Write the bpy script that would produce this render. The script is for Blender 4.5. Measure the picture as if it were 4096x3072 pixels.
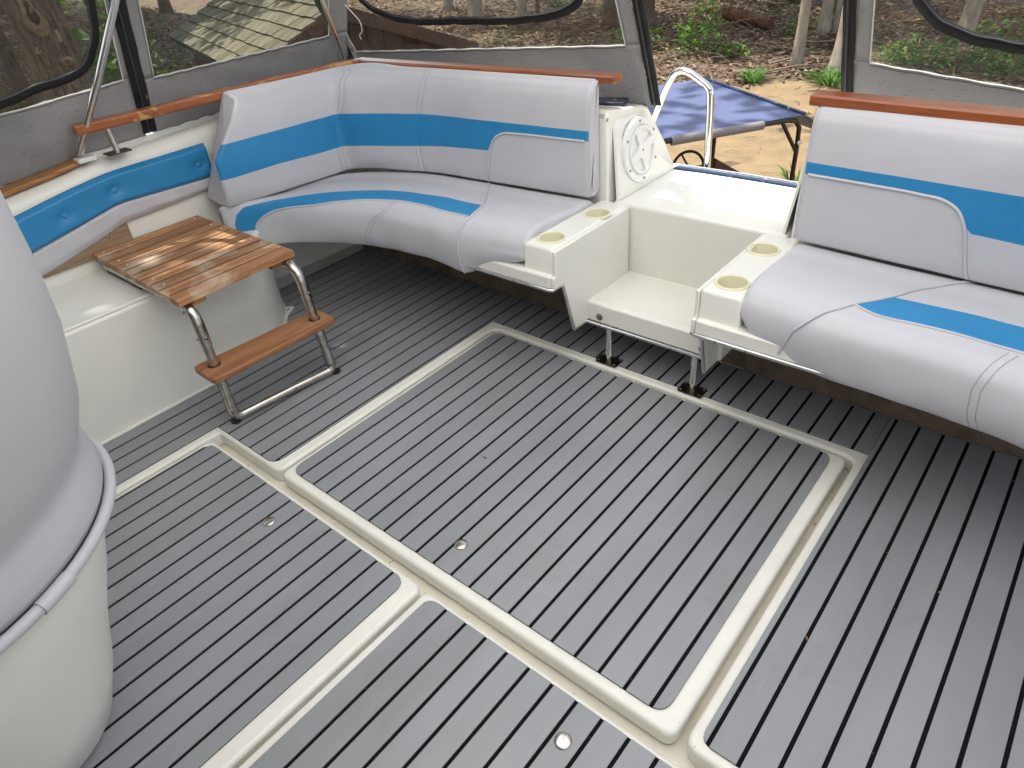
import bpy, bmesh, math, random
import numpy as np
from mathutils import Vector, Matrix
random.seed(7); np.random.seed(7)
S = bpy.context.scene
for o in list(bpy.data.objects): bpy.data.objects.remove(o)
COL = S.collection
PI = math.pi

# ------------------------------------------------------------------ camera, sky, sun, exposure
CAM_LOC = (1.6000, -0.7254, 1.4046)
RX = (0.76722783, 0.63656882, -0.07836837)
RY = (0.31833234, -0.48401926, -0.81510114)
RZ = (-0.55679977, 0.6004211, -0.57399349)
cd = bpy.data.cameras.new('camera'); cam = bpy.data.objects.new('camera', cd); COL.objects.link(cam)
cam.matrix_world = Matrix(((RX[0], -RY[0], -RZ[0], CAM_LOC[0]), (RX[1], -RY[1], -RZ[1], CAM_LOC[1]),
                           (RX[2], -RY[2], -RZ[2], CAM_LOC[2]), (0, 0, 0, 1)))
cd.sensor_width = 36.0; cd.lens = 36.0 * 2748.0 / 4096.0; cd.clip_start = 0.02; cd.clip_end = 2000
S.camera = cam
SUN_DIR = Vector((-0.40, -0.06, 1.0)).normalized()          # towards the sun
W = bpy.data.worlds.new('World'); S.world = W; W.use_nodes = True
wn = W.node_tree.nodes; wl = W.node_tree.links
sky = wn.new('ShaderNodeTexSky'); sky.sky_type = 'NISHITA'; sky.sun_disc = False
sky.sun_elevation = math.asin(SUN_DIR.z); sky.sun_rotation = math.atan2(SUN_DIR.x, SUN_DIR.y)
sky.dust_density = 2.0; sky.air_density = 1.0
bg = wn['Background']; bg.inputs[1].default_value = 0.15
hs_ = wn.new('ShaderNodeHueSaturation'); hs_.inputs['Saturation'].default_value = .35      # thin high cloud
wl.new(sky.outputs[0], hs_.inputs['Color']); wl.new(hs_.outputs[0], bg.inputs[0])
sd = bpy.data.lights.new('sun', 'SUN'); sd.energy = 3.6; sd.angle = math.radians(0.6); sd.color = (1, .96, .9)
sun = bpy.data.objects.new('sun', sd); COL.objects.link(sun)
sun.rotation_euler = (-SUN_DIR).to_track_quat('-Z', 'Y').to_euler(); sun.location = (0, 0, 20)
vs = S.view_settings; vs.view_transform = 'Standard'; vs.look = 'None'; vs.gamma = 1; vs.use_curve_mapping = False
vs.exposure = 1.1
S.render.engine = 'CYCLES'
S.cycles.max_bounces = 7; S.cycles.diffuse_bounces = 3; S.cycles.transparent_max_bounces = 10

# ------------------------------------------------------------------ numeric surfaces
def cr(keys, kt, t):
    """smooth interpolation (cubic hermite, finite-difference tangents) of keys at params kt"""
    K=np.asarray(keys,float); kt=np.asarray(kt,float); t=np.asarray(t,float)
    if K.ndim==1: K=K[:,None]
    m=np.zeros_like(K); d=(K[1:]-K[:-1])/(kt[1:]-kt[:-1])[:,None]
    m[0]=d[0]; m[-1]=d[-1]
    h=(kt[1:]-kt[:-1])[:,None]
    m[1:-1]=(d[:-1]*h[1:]+d[1:]*h[:-1])/(h[1:]+h[:-1])
    i=np.clip(np.searchsorted(kt,t,side='right')-1,0,len(kt)-2)
    hh=(kt[i+1]-kt[i]); s=((t-kt[i])/hh)
    s=s[...,None]; hh=hh[...,None]
    return (2*s**3-3*s**2+1)*K[i]+(s**3-2*s**2+s)*hh*m[i]+(-2*s**3+3*s**2)*K[i+1]+(s**3-s**2)*hh*m[i+1]
def chord(K):
    K=np.asarray(K,float); L=np.concatenate([[0],np.cumsum(np.linalg.norm(np.diff(K,axis=0),axis=1))]); return L/L[-1],L[-1]
class Loft:
    def __init__(s,F,B,prof,sh0=None,sh1=None,zadj=None,dents=(),r=.02,nu=360,nv=150,wr=.0012,seed=0):
        s.F=np.array(F,float);s.B=np.array(B,float);s.kt,s.L=chord(s.F)
        P=np.array(prof,float); pk,_=chord(P); s.prof=P; s.pk=pk
        s.sh0=sh0;s.sh1=sh1;s.zadj=zadj;s.dents=dents;s.r=r;s.nu=nu;s.nv=nv;s.wr=wr;s.seed=seed
    def ev(s,u,v):
        u=np.asarray(u,float);v=np.asarray(v,float)
        az=cr(s.prof,s.pk,v); a,z=az[...,0],az[...,1]
        t=u.copy()
        s0=s.sh0(z) if s.sh0 else 0; s1=s.sh1(z) if s.sh1 else 0
        t=s0+u*(1-s0-s1)
        f=cr(s.F,s.kt,t); b=cr(s.B,s.kt,t)
        a2=a.copy()
        for (u0,w,d,du) in s.dents:
            a2=a2-d*np.exp(-((u-(u0+du*(z-.6)))/w)**2)*np.clip((a-.3)*3,0,1)
        if s.zadj: z=s.zadj(t,a,z)
        ph=s.seed*1.7
        a2=a2+s.wr/0.1*(np.sin(t*23+z*31+ph)*np.sin(t*11-z*17+ph*2)+.5*np.sin(t*57+ph)*np.sin(z*41))*np.clip(a*2,0,1)
        xy=b+(f-b)*a2[...,None]
        return np.concatenate([xy,z[...,None]],-1)
    def grid(s,U,V):
        P=s.ev(U,V)
        def cap(ring,nxt,FB):
            c=ring.mean(0); d=(ring-nxt).mean(0); d/=np.linalg.norm(d)
            hx=FB/np.linalg.norm(FB); out=[]
            rel=ring-c; da=rel@np.array([hx[0],hx[1],0]); dz=rel[:,2]
            rz=np.stack([da,dz],1); tg=np.roll(rz,-1,0)-np.roll(rz,1,0); tg[0]=rz[1]-rz[0]; tg[-1]=rz[-1]-rz[-2]
            nn=np.stack([-tg[:,1],tg[:,0]],1); nn/=np.linalg.norm(nn,axis=1)[:,None]+1e-9
            if np.mean(np.sum(nn*rz,1))>0: nn=-nn
            for k in range(1,7):
                ph=k/6*np.pi/2; ins=s.r*(1-np.cos(ph))*.8
                q=ring+np.outer(nn[:,0]*ins,[hx[0],hx[1],0])+np.outer(nn[:,1]*ins,[0,0,1])+d*s.r*np.sin(ph)
                out.append(q)
            last=out[-1];cc=last.mean(0)
            for k in range(1,14): out.append(cc+(last-cc)*(1-k/13*.999))
            return out
        c0=cap(P[0],P[1],s.F[0]-s.B[0]);c1=cap(P[-1],P[-2],s.F[-1]-s.B[-1])
        return np.array(c0[::-1]+list(P)+c1), len(c0)
# ---- left backrest and seat (right = mirror about x=.605)
BACK_F=[(-.925,.515),(-.888,.80),(-.868,.97),(-.857,1.034),(-.80,1.068),(-.60,1.144),(-.53,1.168),(-.2,1.203),(.228,1.235)]
BACK_B=[(-1.068,.515),(-.985,.80),(-.95,1.02),(-.935,1.14),(-.90,1.225),(-.62,1.243),(-.54,1.248),(-.2,1.27),(.228,1.295)]
BACK_P=[(-.1,.53),(.3,.520),(.75,.518),(.95,.531),(1.03,.57),(1.06,.64),(1.05,.72),(1.0,.79),(.90,.84),(.7,.875),(.4,.893),(0,.90),(-.15,.88)]
SEAT_F=[(-.96,.50),(-.91,.565),(-.84,.635),(-.68,.718),(-.50,.785),(-.29,.818),(-.03,.832),(.215,.862)]
SEAT_B=[(-1.015,.515),(-.99,.60),(-.96,.75),(-.90,1.04),(-.62,1.21),(-.35,1.25),(-.05,1.265),(.215,1.285)]
SEAT_P=[(0,.35),(0,.44),(0,.480),(.03,.492),(.3,.507),(.6,.519),(.82,.517),(.93,.500),(.985,.467),(1.0,.43),(.99,.375),(.965,.347),(.90,.338),(.3,.34)]
def back_sh0(z): return np.clip((z-.70)*.55,0,.10)

# ------------------------------------------------------------------ materials
def nm(name):
    m = bpy.data.materials.new(name); m.use_nodes = True
    return m, m.node_tree.nodes, m.node_tree.links, m.node_tree.nodes['Principled BSDF']
def noise(n, l, scale, detail=4, rough=.6, stretch=None, coord='Object', dist=0):
    tc = n.new('ShaderNodeTexCoord'); t = n.new('ShaderNodeTexNoise')
    t.inputs['Scale'].default_value = scale; t.inputs['Detail'].default_value = detail
    t.inputs['Roughness'].default_value = rough; t.inputs['Distortion'].default_value = dist
    if stretch:
        mp = n.new('ShaderNodeMapping'); mp.inputs['Scale'].default_value = stretch
        l.new(tc.outputs[coord], mp.inputs[0]); l.new(mp.outputs[0], t.inputs[0])
    else: l.new(tc.outputs[coord], t.inputs[0])
    return t
def ramp(n, l, src, stops):
    r = n.new('ShaderNodeValToRGB'); e = r.color_ramp.elements
    while len(e) < len(stops): e.new(.5)
    for i, (p, c) in enumerate(stops): e[i].position = p; e[i].color = (*c, 1) if len(c) == 3 else c
    l.new(src, r.inputs[0]); return r
def mix(n, l, fac, a, b, mode='MIX'):
    m = n.new('ShaderNodeMix'); m.data_type = 'RGBA'; m.blend_type = mode
    for s, v in ((m.inputs[0], fac), (m.inputs[6], a), (m.inputs[7], b)):
        if hasattr(v, 'is_output'): l.new(v, s)
        elif isinstance(v, (int, float)): s.default_value = v
        else: s.default_value = (*v, 1)
    return m.outputs[2]
def bump(n, l, b, h, strength=.3, dist=.002):
    bm_ = n.new('ShaderNodeBump'); bm_.inputs['Strength'].default_value = strength; bm_.inputs['Distance'].default_value = dist
    l.new(h, bm_.inputs['Height']); l.new(bm_.outputs[0], b.inputs['Normal'])
def simple(name, col, rough=.5, metal=0, var=.12, scale=8, bscale=0, bstr=.2, bdist=.001, stretch=None, coat=0, spots=None, rnd=0, detail=5):
    m, n, l, b = nm(name)
    t = noise(n, l, scale, detail, .6, stretch)
    lo = tuple(c*(1-var) for c in col); hi = tuple(min(1, c*(1+var)) for c in col)
    c = ramp(n, l, t.outputs[0], [(.3, lo), (.7, hi)]).outputs[0]
    if spots:
        sc, thr, scol, wid = spots
        t2 = noise(n, l, sc, 3, .7)
        f = ramp(n, l, t2.outputs[0], [(thr, (0, 0, 0)), (thr+wid, (1, 1, 1))]).outputs[0]
        c = mix(n, l, f, c, scol)
    if rnd:
        oi = n.new('ShaderNodeObjectInfo'); mr = n.new('ShaderNodeMapRange')
        mr.inputs[3].default_value = 1-rnd; mr.inputs[4].default_value = 1+rnd
        l.new(oi.outputs['Random'], mr.inputs[0])
        hs = n.new('ShaderNodeHueSaturation'); l.new(mr.outputs[0], hs.inputs['Value']); l.new(c, hs.inputs['Color']); c = hs.outputs[0]
    l.new(c, b.inputs['Base Color']); b.inputs['Roughness'].default_value = rough; b.inputs['Metallic'].default_value = metal
    if coat: b.inputs['Coat Weight'].default_value = coat; b.inputs['Coat Roughness'].default_value = .12
    if bscale: bump(n, l, b, noise(n, l, bscale, 4).outputs[0], bstr, bdist)
    return m
M = {}
M['gel'] = simple('gelcoat', (.83, .82, .75), .34, var=.035, scale=3, bscale=60, bstr=.04, spots=(55, .745, (.42, .36, .26), .03), coat=.25)
M['gel_tan'] = simple('tan_gelcoat', (.78, .73, .61), .45, var=.10, scale=7, spots=(30, .66, (.25, .18, .10), .05))  # tan tint for the gutter tray, with brown dirt spots
M['gel_lid'] = simple('lid_gelcoat', (.84, .825, .745), .34, var=.05, scale=9, spots=(70, .72, (.38, .30, .19), .03), bscale=40, bstr=.05)
M['vinyl'] = simple('white_vinyl', (.555, .553, .585), .42, var=.03, scale=5, bscale=420, bstr=.10, bdist=.0006, spots=(3.2, .66, (.50, .495, .515), .25))
M['vinyl_helm'] = simple('white_helm_vinyl', (.47, .47, .495), .44, var=.03, scale=5, bscale=420, bstr=.10, bdist=.0006)
M['blue'] = simple('blue_vinyl', (.022, .235, .50), .44, var=.06, scale=6, bscale=420, bstr=.10, bdist=.0006)
M['seam_shade'] = simple('seam_shadow_grey', (.13, .125, .135), .7, var=.2, scale=60)  # dark grey painted in for the shadow line beside the piping
M['thread'] = simple('grey_thread', (.38, .38, .40), .7, var=.25, scale=300)
M['black_pad'] = simple('black_foam', (.006, .006, .007), .9, var=.4, scale=300)
M['black_pad'].node_tree.nodes['Principled BSDF'].inputs['Specular IOR Level'].default_value = .15
def eva():
    m, n, l, b = nm('grey_foam_plank')
    a = noise(n, l, 5, 6, .65, (1, .35, 1)).outputs[0]
    c = ramp(n, l, a, [(.25, (.225, .232, .245)), (.5, (.275, .284, .300)), (.8, (.315, .325, .342))]).outputs[0]
    s = noise(n, l, 2.3, 5, .7, dist=.6).outputs[0]
    c = mix(n, l, ramp(n, l, s, [(.56, (0, 0, 0)), (.75, (.7, .7, .7))]).outputs[0], c, (.225, .215, .20))
    fs = noise(n, l, 900, 2, .5).outputs[0]
    c = mix(n, l, .16, c, ramp(n, l, fs, [(.35, (.10, .10, .10)), (.65, (.36, .36, .37))]).outputs[0])
    d = noise(n, l, 70, 2, .6).outputs[0]
    c = mix(n, l, ramp(n, l, d, [(.76, (0, 0, 0)), (.79, (.7, .7, .7))]).outputs[0], c, (.10, .075, .06))
    sc = noise(n, l, 14, 3, .5, (1, .12, 1), dist=1.5).outputs[0]
    c = mix(n, l, ramp(n, l, sc, [(.70, (0, 0, 0)), (.74, (.35, .35, .35))]).outputs[0], c, (.32, .33, .34))
    oi = n.new('ShaderNodeObjectInfo'); mr = n.new('ShaderNodeMapRange'); mr.inputs[3].default_value = .96; mr.inputs[4].default_value = 1.04
    l.new(oi.outputs['Random'], mr.inputs[0]); hs = n.new('ShaderNodeHueSaturation'); l.new(mr.outputs[0], hs.inputs['Value']); l.new(c, hs.inputs['Color'])
    l.new(hs.outputs[0], b.inputs['Base Color'])
    r = ramp(n, l, s, [(.3, (.33, .33, .33)), (.7, (.47, .47, .47))]).outputs[0]; l.new(r, b.inputs['Roughness'])
    b.inputs['Specular IOR Level'].default_value = .75
    bump(n, l, b, fs, .12, .0006)
    return m
M['eva'] = eva()
def wood(name, dark, mid, light, axis, bleach=None, rough=.45, coat=.2, scale=1.0, rnd=.12, worn=None):
    m, n, l, b = nm(name)
    st = [26*scale]*3; st[axis] = 1.6*scale
    def gr(sv, det, rg, dist=0):
        tc = n.new('ShaderNodeTexCoord'); oi_ = n.new('ShaderNodeObjectInfo'); ml = n.new('ShaderNodeMath'); ml.operation = 'MULTIPLY'; ml.inputs[1].default_value = 37.0
        l.new(oi_.outputs['Random'], ml.inputs[0]); ad = n.new('ShaderNodeVectorMath'); ad.operation = 'ADD'; l.new(tc.outputs['Object'], ad.inputs[0]); l.new(ml.outputs[0], ad.inputs[1])
        mp = n.new('ShaderNodeMapping'); mp.inputs['Scale'].default_value = sv; l.new(ad.outputs[0], mp.inputs[0]); t_ = n.new('ShaderNodeTexNoise')
        t_.inputs['Scale'].default_value = 1; t_.inputs['Detail'].default_value = det; t_.inputs['Roughness'].default_value = rg; t_.inputs['Distortion'].default_value = dist
        l.new(mp.outputs[0], t_.inputs[0]); return t_.outputs[0]
    g = gr(tuple(st), 7, .65, .4)
    c = ramp(n, l, g, [(.28, dark), (.5, mid), (.72, light)]).outputs[0]
    st2 = [150*scale]*3; st2[axis] = 6*scale
    g2 = gr(tuple(st2), 3, .6)
    c = mix(n, l, ramp(n, l, g2, [(.50, (0, 0, 0)), (.68, (.8, .8, .8))]).outputs[0], c, dark)
    if bleach:
        bl = noise(n, l, 4.5, 4, .6, dist=.8).outputs[0]
        c = mix(n, l, ramp(n, l, bl, [(.52, (0, 0, 0)), (.64, (.85, .85, .85))]).outputs[0], c, bleach)
    if worn:
        wn_ = noise(n, l, 9, 5, .65, dist=.5).outputs[0]
        c = mix(n, l, ramp(n, l, wn_, [(.56, (0, 0, 0)), (.60, (1, 1, 1))]).outputs[0], c, worn)
    oi = n.new('ShaderNodeObjectInfo'); mr = n.new('ShaderNodeMapRange'); mr.inputs[3].default_value = 1-rnd; mr.inputs[4].default_value = 1+rnd
    l.new(oi.outputs['Random'], mr.inputs[0]); hs = n.new('ShaderNodeHueSaturation'); l.new(mr.outputs[0], hs.inputs['Value']); l.new(c, hs.inputs['Color'])
    l.new(hs.outputs[0], b.inputs['Base Color']); b.inputs['Roughness'].default_value = rough
    b.inputs['Coat Weight'].default_value = coat; b.inputs['Coat Roughness'].default_value = .2
    bump(n, l, b, g2, .25, .0008)
    return m
M['teak_top'] = wood('teak_platform', (.19, .072, .028), (.39, .19, .08), (.52, .30, .14), 1, bleach=(.56, .43, .31), rough=.58, coat=0, rnd=.22)
M['teak_step'] = wood('teak_tread', (.21, .08, .032), (.39, .175, .075), (.49, .25, .115), 1, rough=.6, coat=0)
M['teak_rail'] = wood('varnished_teak', (.22, .055, .016), (.36, .105, .03), (.44, .15, .045), 1, rough=.3, coat=.5, worn=(.56, .31, .09))
M['teak_railx'] = wood('varnished_teak_rear', (.20, .05, .015), (.33, .09, .027), (.40, .13, .04), 0, rough=.3, coat=.5)
M['board_new'] = wood('worn_board', (.24, .09, .03), (.48, .22, .07), (.60, .34, .13), 1, rough=.6, coat=0)
M['board_old'] = wood('weathered_board', (.15, .10, .065), (.30, .22, .15), (.42, .33, .24), 1, rough=.8, coat=0)
M['ply'] = wood('bare_plywood', (.16, .10, .06), (.30, .20, .12), (.38, .27, .17), 1, rough=.75, coat=0)
M['steel'] = simple('weathered_steel', (.52, .49, .45), .24, metal=1, var=.25, scale=18, stretch=(1, 1, 3), spots=(26, .62, (.30, .22, .15), .1))
M['chrome'] = simple('polished_steel', (.78, .77, .74), .09, metal=1, var=.05, scale=10)
M['alu'] = simple('aluminium_trim', (.62, .63, .64), .28, metal=1, var=.12, scale=20)
M['bolt'] = simple('bolt_steel', (.30, .27, .24), .4, metal=1, var=.3, scale=80)
M['dark_metal'] = simple('dark_plate', (.12, .10, .085), .35, metal=1, var=.3, scale=40)
M['rubber'] = simple('black_rubber', (.012, .012, .012), .6, var=.3, scale=60)
M['cup'] = simple('cream_plastic', (.80, .765, .56), .35, var=.03, scale=8)
M['plastic'] = simple('white_plastic', (.80, .80, .78), .3, var=.02, scale=8)
M['riser'] = simple('brown_carpet', (.17, .125, .09), .95, var=.3, scale=14, bscale=260, bstr=.8, bdist=.003, spots=(9, .6, (.09, .065, .05), .1))
M['bind'] = simple('vinyl_binding', (.62, .62, .58), .5, var=.1, scale=30)
M['zip'] = simple('zipper_tape', (.010, .010, .012), .75, var=.4, scale=200)
M['zipteeth'] = simple('zipper_teeth', (.05, .05, .06), .3, var=.4, scale=400)
M['phone'] = simple('navy_phone', (.008, .012, .03), .35, var=.1, scale=40)
M['navy'] = simple('navy_rub_rail', (.012, .035, .09), .4, var=.3, scale=20, spots=(18, .62, (.5, .52, .55), .03))
def canvas_mat():
    m, n, l, b = nm('grey_canvas')
    a = noise(n, l, 1, 5, .7, (9, 9, 2.0)).outputs[0]
    c = ramp(n, l, a, [(.2, (.33, .327, .33)), (.5, (.355, .35, .353)), (.8, (.385, .378, .38))]).outputs[0]
    f = noise(n, l, 1, 2, .5, (420, 420, 30)).outputs[0]
    c = mix(n, l, ramp(n, l, f, [(.42, (0, 0, 0)), (.62, (.45, .45, .45))]).outputs[0], c, (.47, .465, .465))
    s = noise(n, l, 1, 1, .5, (26, 26, 330)).outputs[0]
    c = mix(n, l, ramp(n, l, s, [(.70, (0, 0, 0)), (.74, (.6, .6, .6))]).outputs[0], c, (.05, .05, .055))
    l.new(c, b.inputs['Base Color']); b.inputs['Roughness'].default_value = .85
    tr = n.new('ShaderNodeBsdfTranslucent'); l.new(c, tr.inputs[0])
    ms = n.new('ShaderNodeMixShader'); ms.inputs[0].default_value = .35
    l.new(b.outputs[0], ms.inputs[1]); l.new(tr.outputs[0], ms.inputs[2]); l.new(ms.outputs[0], n['Material Output'].inputs[0])
    bump(n, l, b, f, .25, .0008)
    return m
M['canvas'] = canvas_mat()
def top_mat():
    m, n, l, b = nm('pale_light_panel')
    c = ramp(n, l, noise(n, l, 20, 4).outputs[0], [(.3, (.84, .835, .82)), (.7, (.88, .875, .86))]).outputs[0]
    l.new(c, b.inputs['Base Color']); b.inputs['Roughness'].default_value = .9
    tr = n.new('ShaderNodeBsdfTranslucent'); l.new(c, tr.inputs[0]); ms = n.new('ShaderNodeMixShader'); ms.inputs[0].default_value = .82
    l.new(b.outputs[0], ms.inputs[1]); l.new(tr.outputs[0], ms.inputs[2]); l.new(ms.outputs[0], n['Material Output'].inputs[0]); return m
M['lightpanel'] = top_mat()
def clear_mat():
    m, n, l, b = nm('clear_vinyl')
    t = n.new('ShaderNodeBsdfTransparent'); t.inputs[0].default_value = (.90, .90, .86, 1)
    g = n.new('ShaderNodeBsdfGlossy'); g.inputs['Roughness'].default_value = .03; g.inputs[0].default_value = (.9, .9, .9, 1)
    d = n.new('ShaderNodeBsdfTranslucent'); d.inputs[0].default_value = (.4, .38, .33, 1)
    d2 = n.new('ShaderNodeBsdfDiffuse'); d2.inputs[0].default_value = (.30, .28, .24, 1)
    hz = noise(n, l, 5, 4, .6, dist=1.5).outputs[0]
    hr = ramp(n, l, hz, [(.35, (.015, .015, .015)), (.75, (.07, .07, .07))]).outputs[0]
    m0 = n.new('ShaderNodeMixShader'); m0.inputs[0].default_value = .5; l.new(d.outputs[0], m0.inputs[1]); l.new(d2.outputs[0], m0.inputs[2])
    m1 = n.new('ShaderNodeMixShader'); l.new(hr, m1.inputs[0]); l.new(t.outputs[0], m1.inputs[1]); l.new(m0.outputs[0], m1.inputs[2])
    fr = n.new('ShaderNodeFresnel'); fr.inputs[0].default_value = 1.45
    bn = noise(n, l, 7, 3, .5, (1, 1, .6)).outputs[0]
    bp = n.new('ShaderNodeBump'); bp.inputs['Strength'].default_value = .5; bp.inputs['Distance'].default_value = .01
    l.new(bn, bp.inputs['Height']); l.new(bp.outputs[0], g.inputs['Normal']); l.new(bp.outputs[0], fr.inputs['Normal'])
    m2 = n.new('ShaderNodeMixShader'); l.new(fr.outputs[0], m2.inputs[0]); l.new(m1.outputs[0], m2.inputs[1]); l.new(g.outputs[0], m2.inputs[2])
    l.new(m2.outputs[0], n['Material Output'].inputs[0])
    return m
M['clear'] = clear_mat()
M['tarp'] = simple('blue_tarp', (.085, .105, .205), .55, var=.08, scale=2.2, spots=(5, .67, (.27, .32, .46), .05), bscale=9, bstr=.06, bdist=.01)
M['blackpaint'] = simple('black_paint', (.014, .012, .011), .4, var=.4, scale=20)
M['foam'] = simple('grey_foam', (.22, .20, .20), .9, var=.1, scale=30, bscale=200, bstr=.3)
M['rustbrown'] = simple('brown_panel', (.07, .032, .018), .6, var=.25, scale=8)
M['bark'] = simple('grey_bark', (.115, .088, .062), .95, var=.6, scale=1.0, stretch=(30, 30, 5), bscale=26, bstr=.9, bdist=.03, spots=(4, .66, (.20, .23, .14), .06))
M['bark_pale'] = simple('pale_bark', (.30, .26, .205), .9, var=.35, scale=1.0, stretch=(8, 8, 3), bscale=30, bstr=.5, bdist=.01, spots=(5, .62, (.16, .15, .10), .1))
M['scar'] = simple('bark_scar', (.17, .125, .08), .9, var=.4, scale=22, bscale=40, bstr=.6, bdist=.01)
M['hollow'] = simple('knot_hollow', (.035, .022, .015), .95, var=.4, scale=20)
M['lichen'] = simple('lichen', (.17, .19, .13), .95, var=.3, scale=60)
M['log'] = simple('rotten_log', (.11, .05, .025), .95, var=.5, scale=12, stretch=(1, 1, 1), bscale=25, bstr=.9, bdist=.03)
M['twig'] = simple('dry_twig', (.19, .145, .10), .9, var=.35, scale=15)
def leafmat(name, cols, transl=.25):
    m, n, l, b = nm(name)
    g = n.new('ShaderNodeNewGeometry'); k = len(cols)
    c = ramp(n, l, g.outputs['Random Per Island'], [(i/(k-1), cc) for i, cc in enumerate(cols)]).outputs[0]
    l.new(c, b.inputs['Base Color']); b.inputs['Roughness'].default_value = .7
    tr = n.new('ShaderNodeBsdfTranslucent'); l.new(c, tr.inputs[0])
    ms = n.new('ShaderNodeMixShader'); ms.inputs[0].default_value = transl
    l.new(b.outputs[0], ms.inputs[1]); l.new(tr.outputs[0], ms.inputs[2]); l.new(ms.outputs[0], n['Material Output'].inputs[0])
    return m
M['litter'] = leafmat('fallen_leaves', [(.09, .052, .03), (.17, .105, .06), (.25, .165, .10), (.13, .075, .04), (.34, .25, .17), (.20, .12, .07), (.28, .21, .155)], .1)
M['green'] = leafmat('green_leaves', [(.07, .14, .02), (.11, .21, .03), (.16, .28, .04), (.09, .18, .025)], .4)
M['fern'] = leafmat('fern_leaves', [(.05, .13, .02), (.09, .21, .03), (.13, .27, .05)], .4)
M['crown'] = leafmat('crown_leaves', [(.04, .09, .015), (.07, .14, .025), (.10, .18, .03)], .35)
def ground_mat():
    m, n, l, b = nm('forest_floor')
    v = n.new('ShaderNodeTexVoronoi'); v.inputs['Scale'].default_value = 11; v.inputs['Randomness'].default_value = 1
    tc = n.new('ShaderNodeTexCoord'); l.new(tc.outputs['Object'], v.inputs[0])
    c = ramp(n, l, v.outputs['Color'], [(.1, (.05, .032, .02)), (.4, (.105, .066, .04)), (.65, (.15, .10, .062)), (.9, (.075, .048, .028))]).outputs[0]
    a = noise(n, l, .55, 5, .65).outputs[0]
    c = mix(n, l, ramp(n, l, a, [(.5, (0, 0, 0)), (.68, (.6, .6, .6))]).outputs[0], c, (.085, .10, .03))
    l.new(c, b.inputs['Base Color']); b.inputs['Roughness'].default_value = 1
    bump(n, l, b, v.outputs['Distance'], .8, .04)
    return m
M['ground'] = ground_mat()
M['sand'] = simple('sand', (.225, .158, .085), 1, var=.22, scale=2.5, bscale=14, bstr=.6, bdist=.03, spots=(6, .63, (.14, .095, .053), .12), detail=9)
M['shingle'] = simple('olive_shingle', (.105, .096, .058), .95, var=.3, scale=9, bscale=300, bstr=.5, bdist=.003, rnd=.28)
M['sheathing'] = simple('roof_felt', (.035, .03, .022), .95)
M['brownwall'] = wood('brown_siding', (.035, .018, .011), (.06, .032, .02), (.085, .048, .03), 2, rough=.8, coat=0)
M['hull'] = simple('hull_gelcoat', (.7, .7, .68), .35, var=.03)

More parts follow.
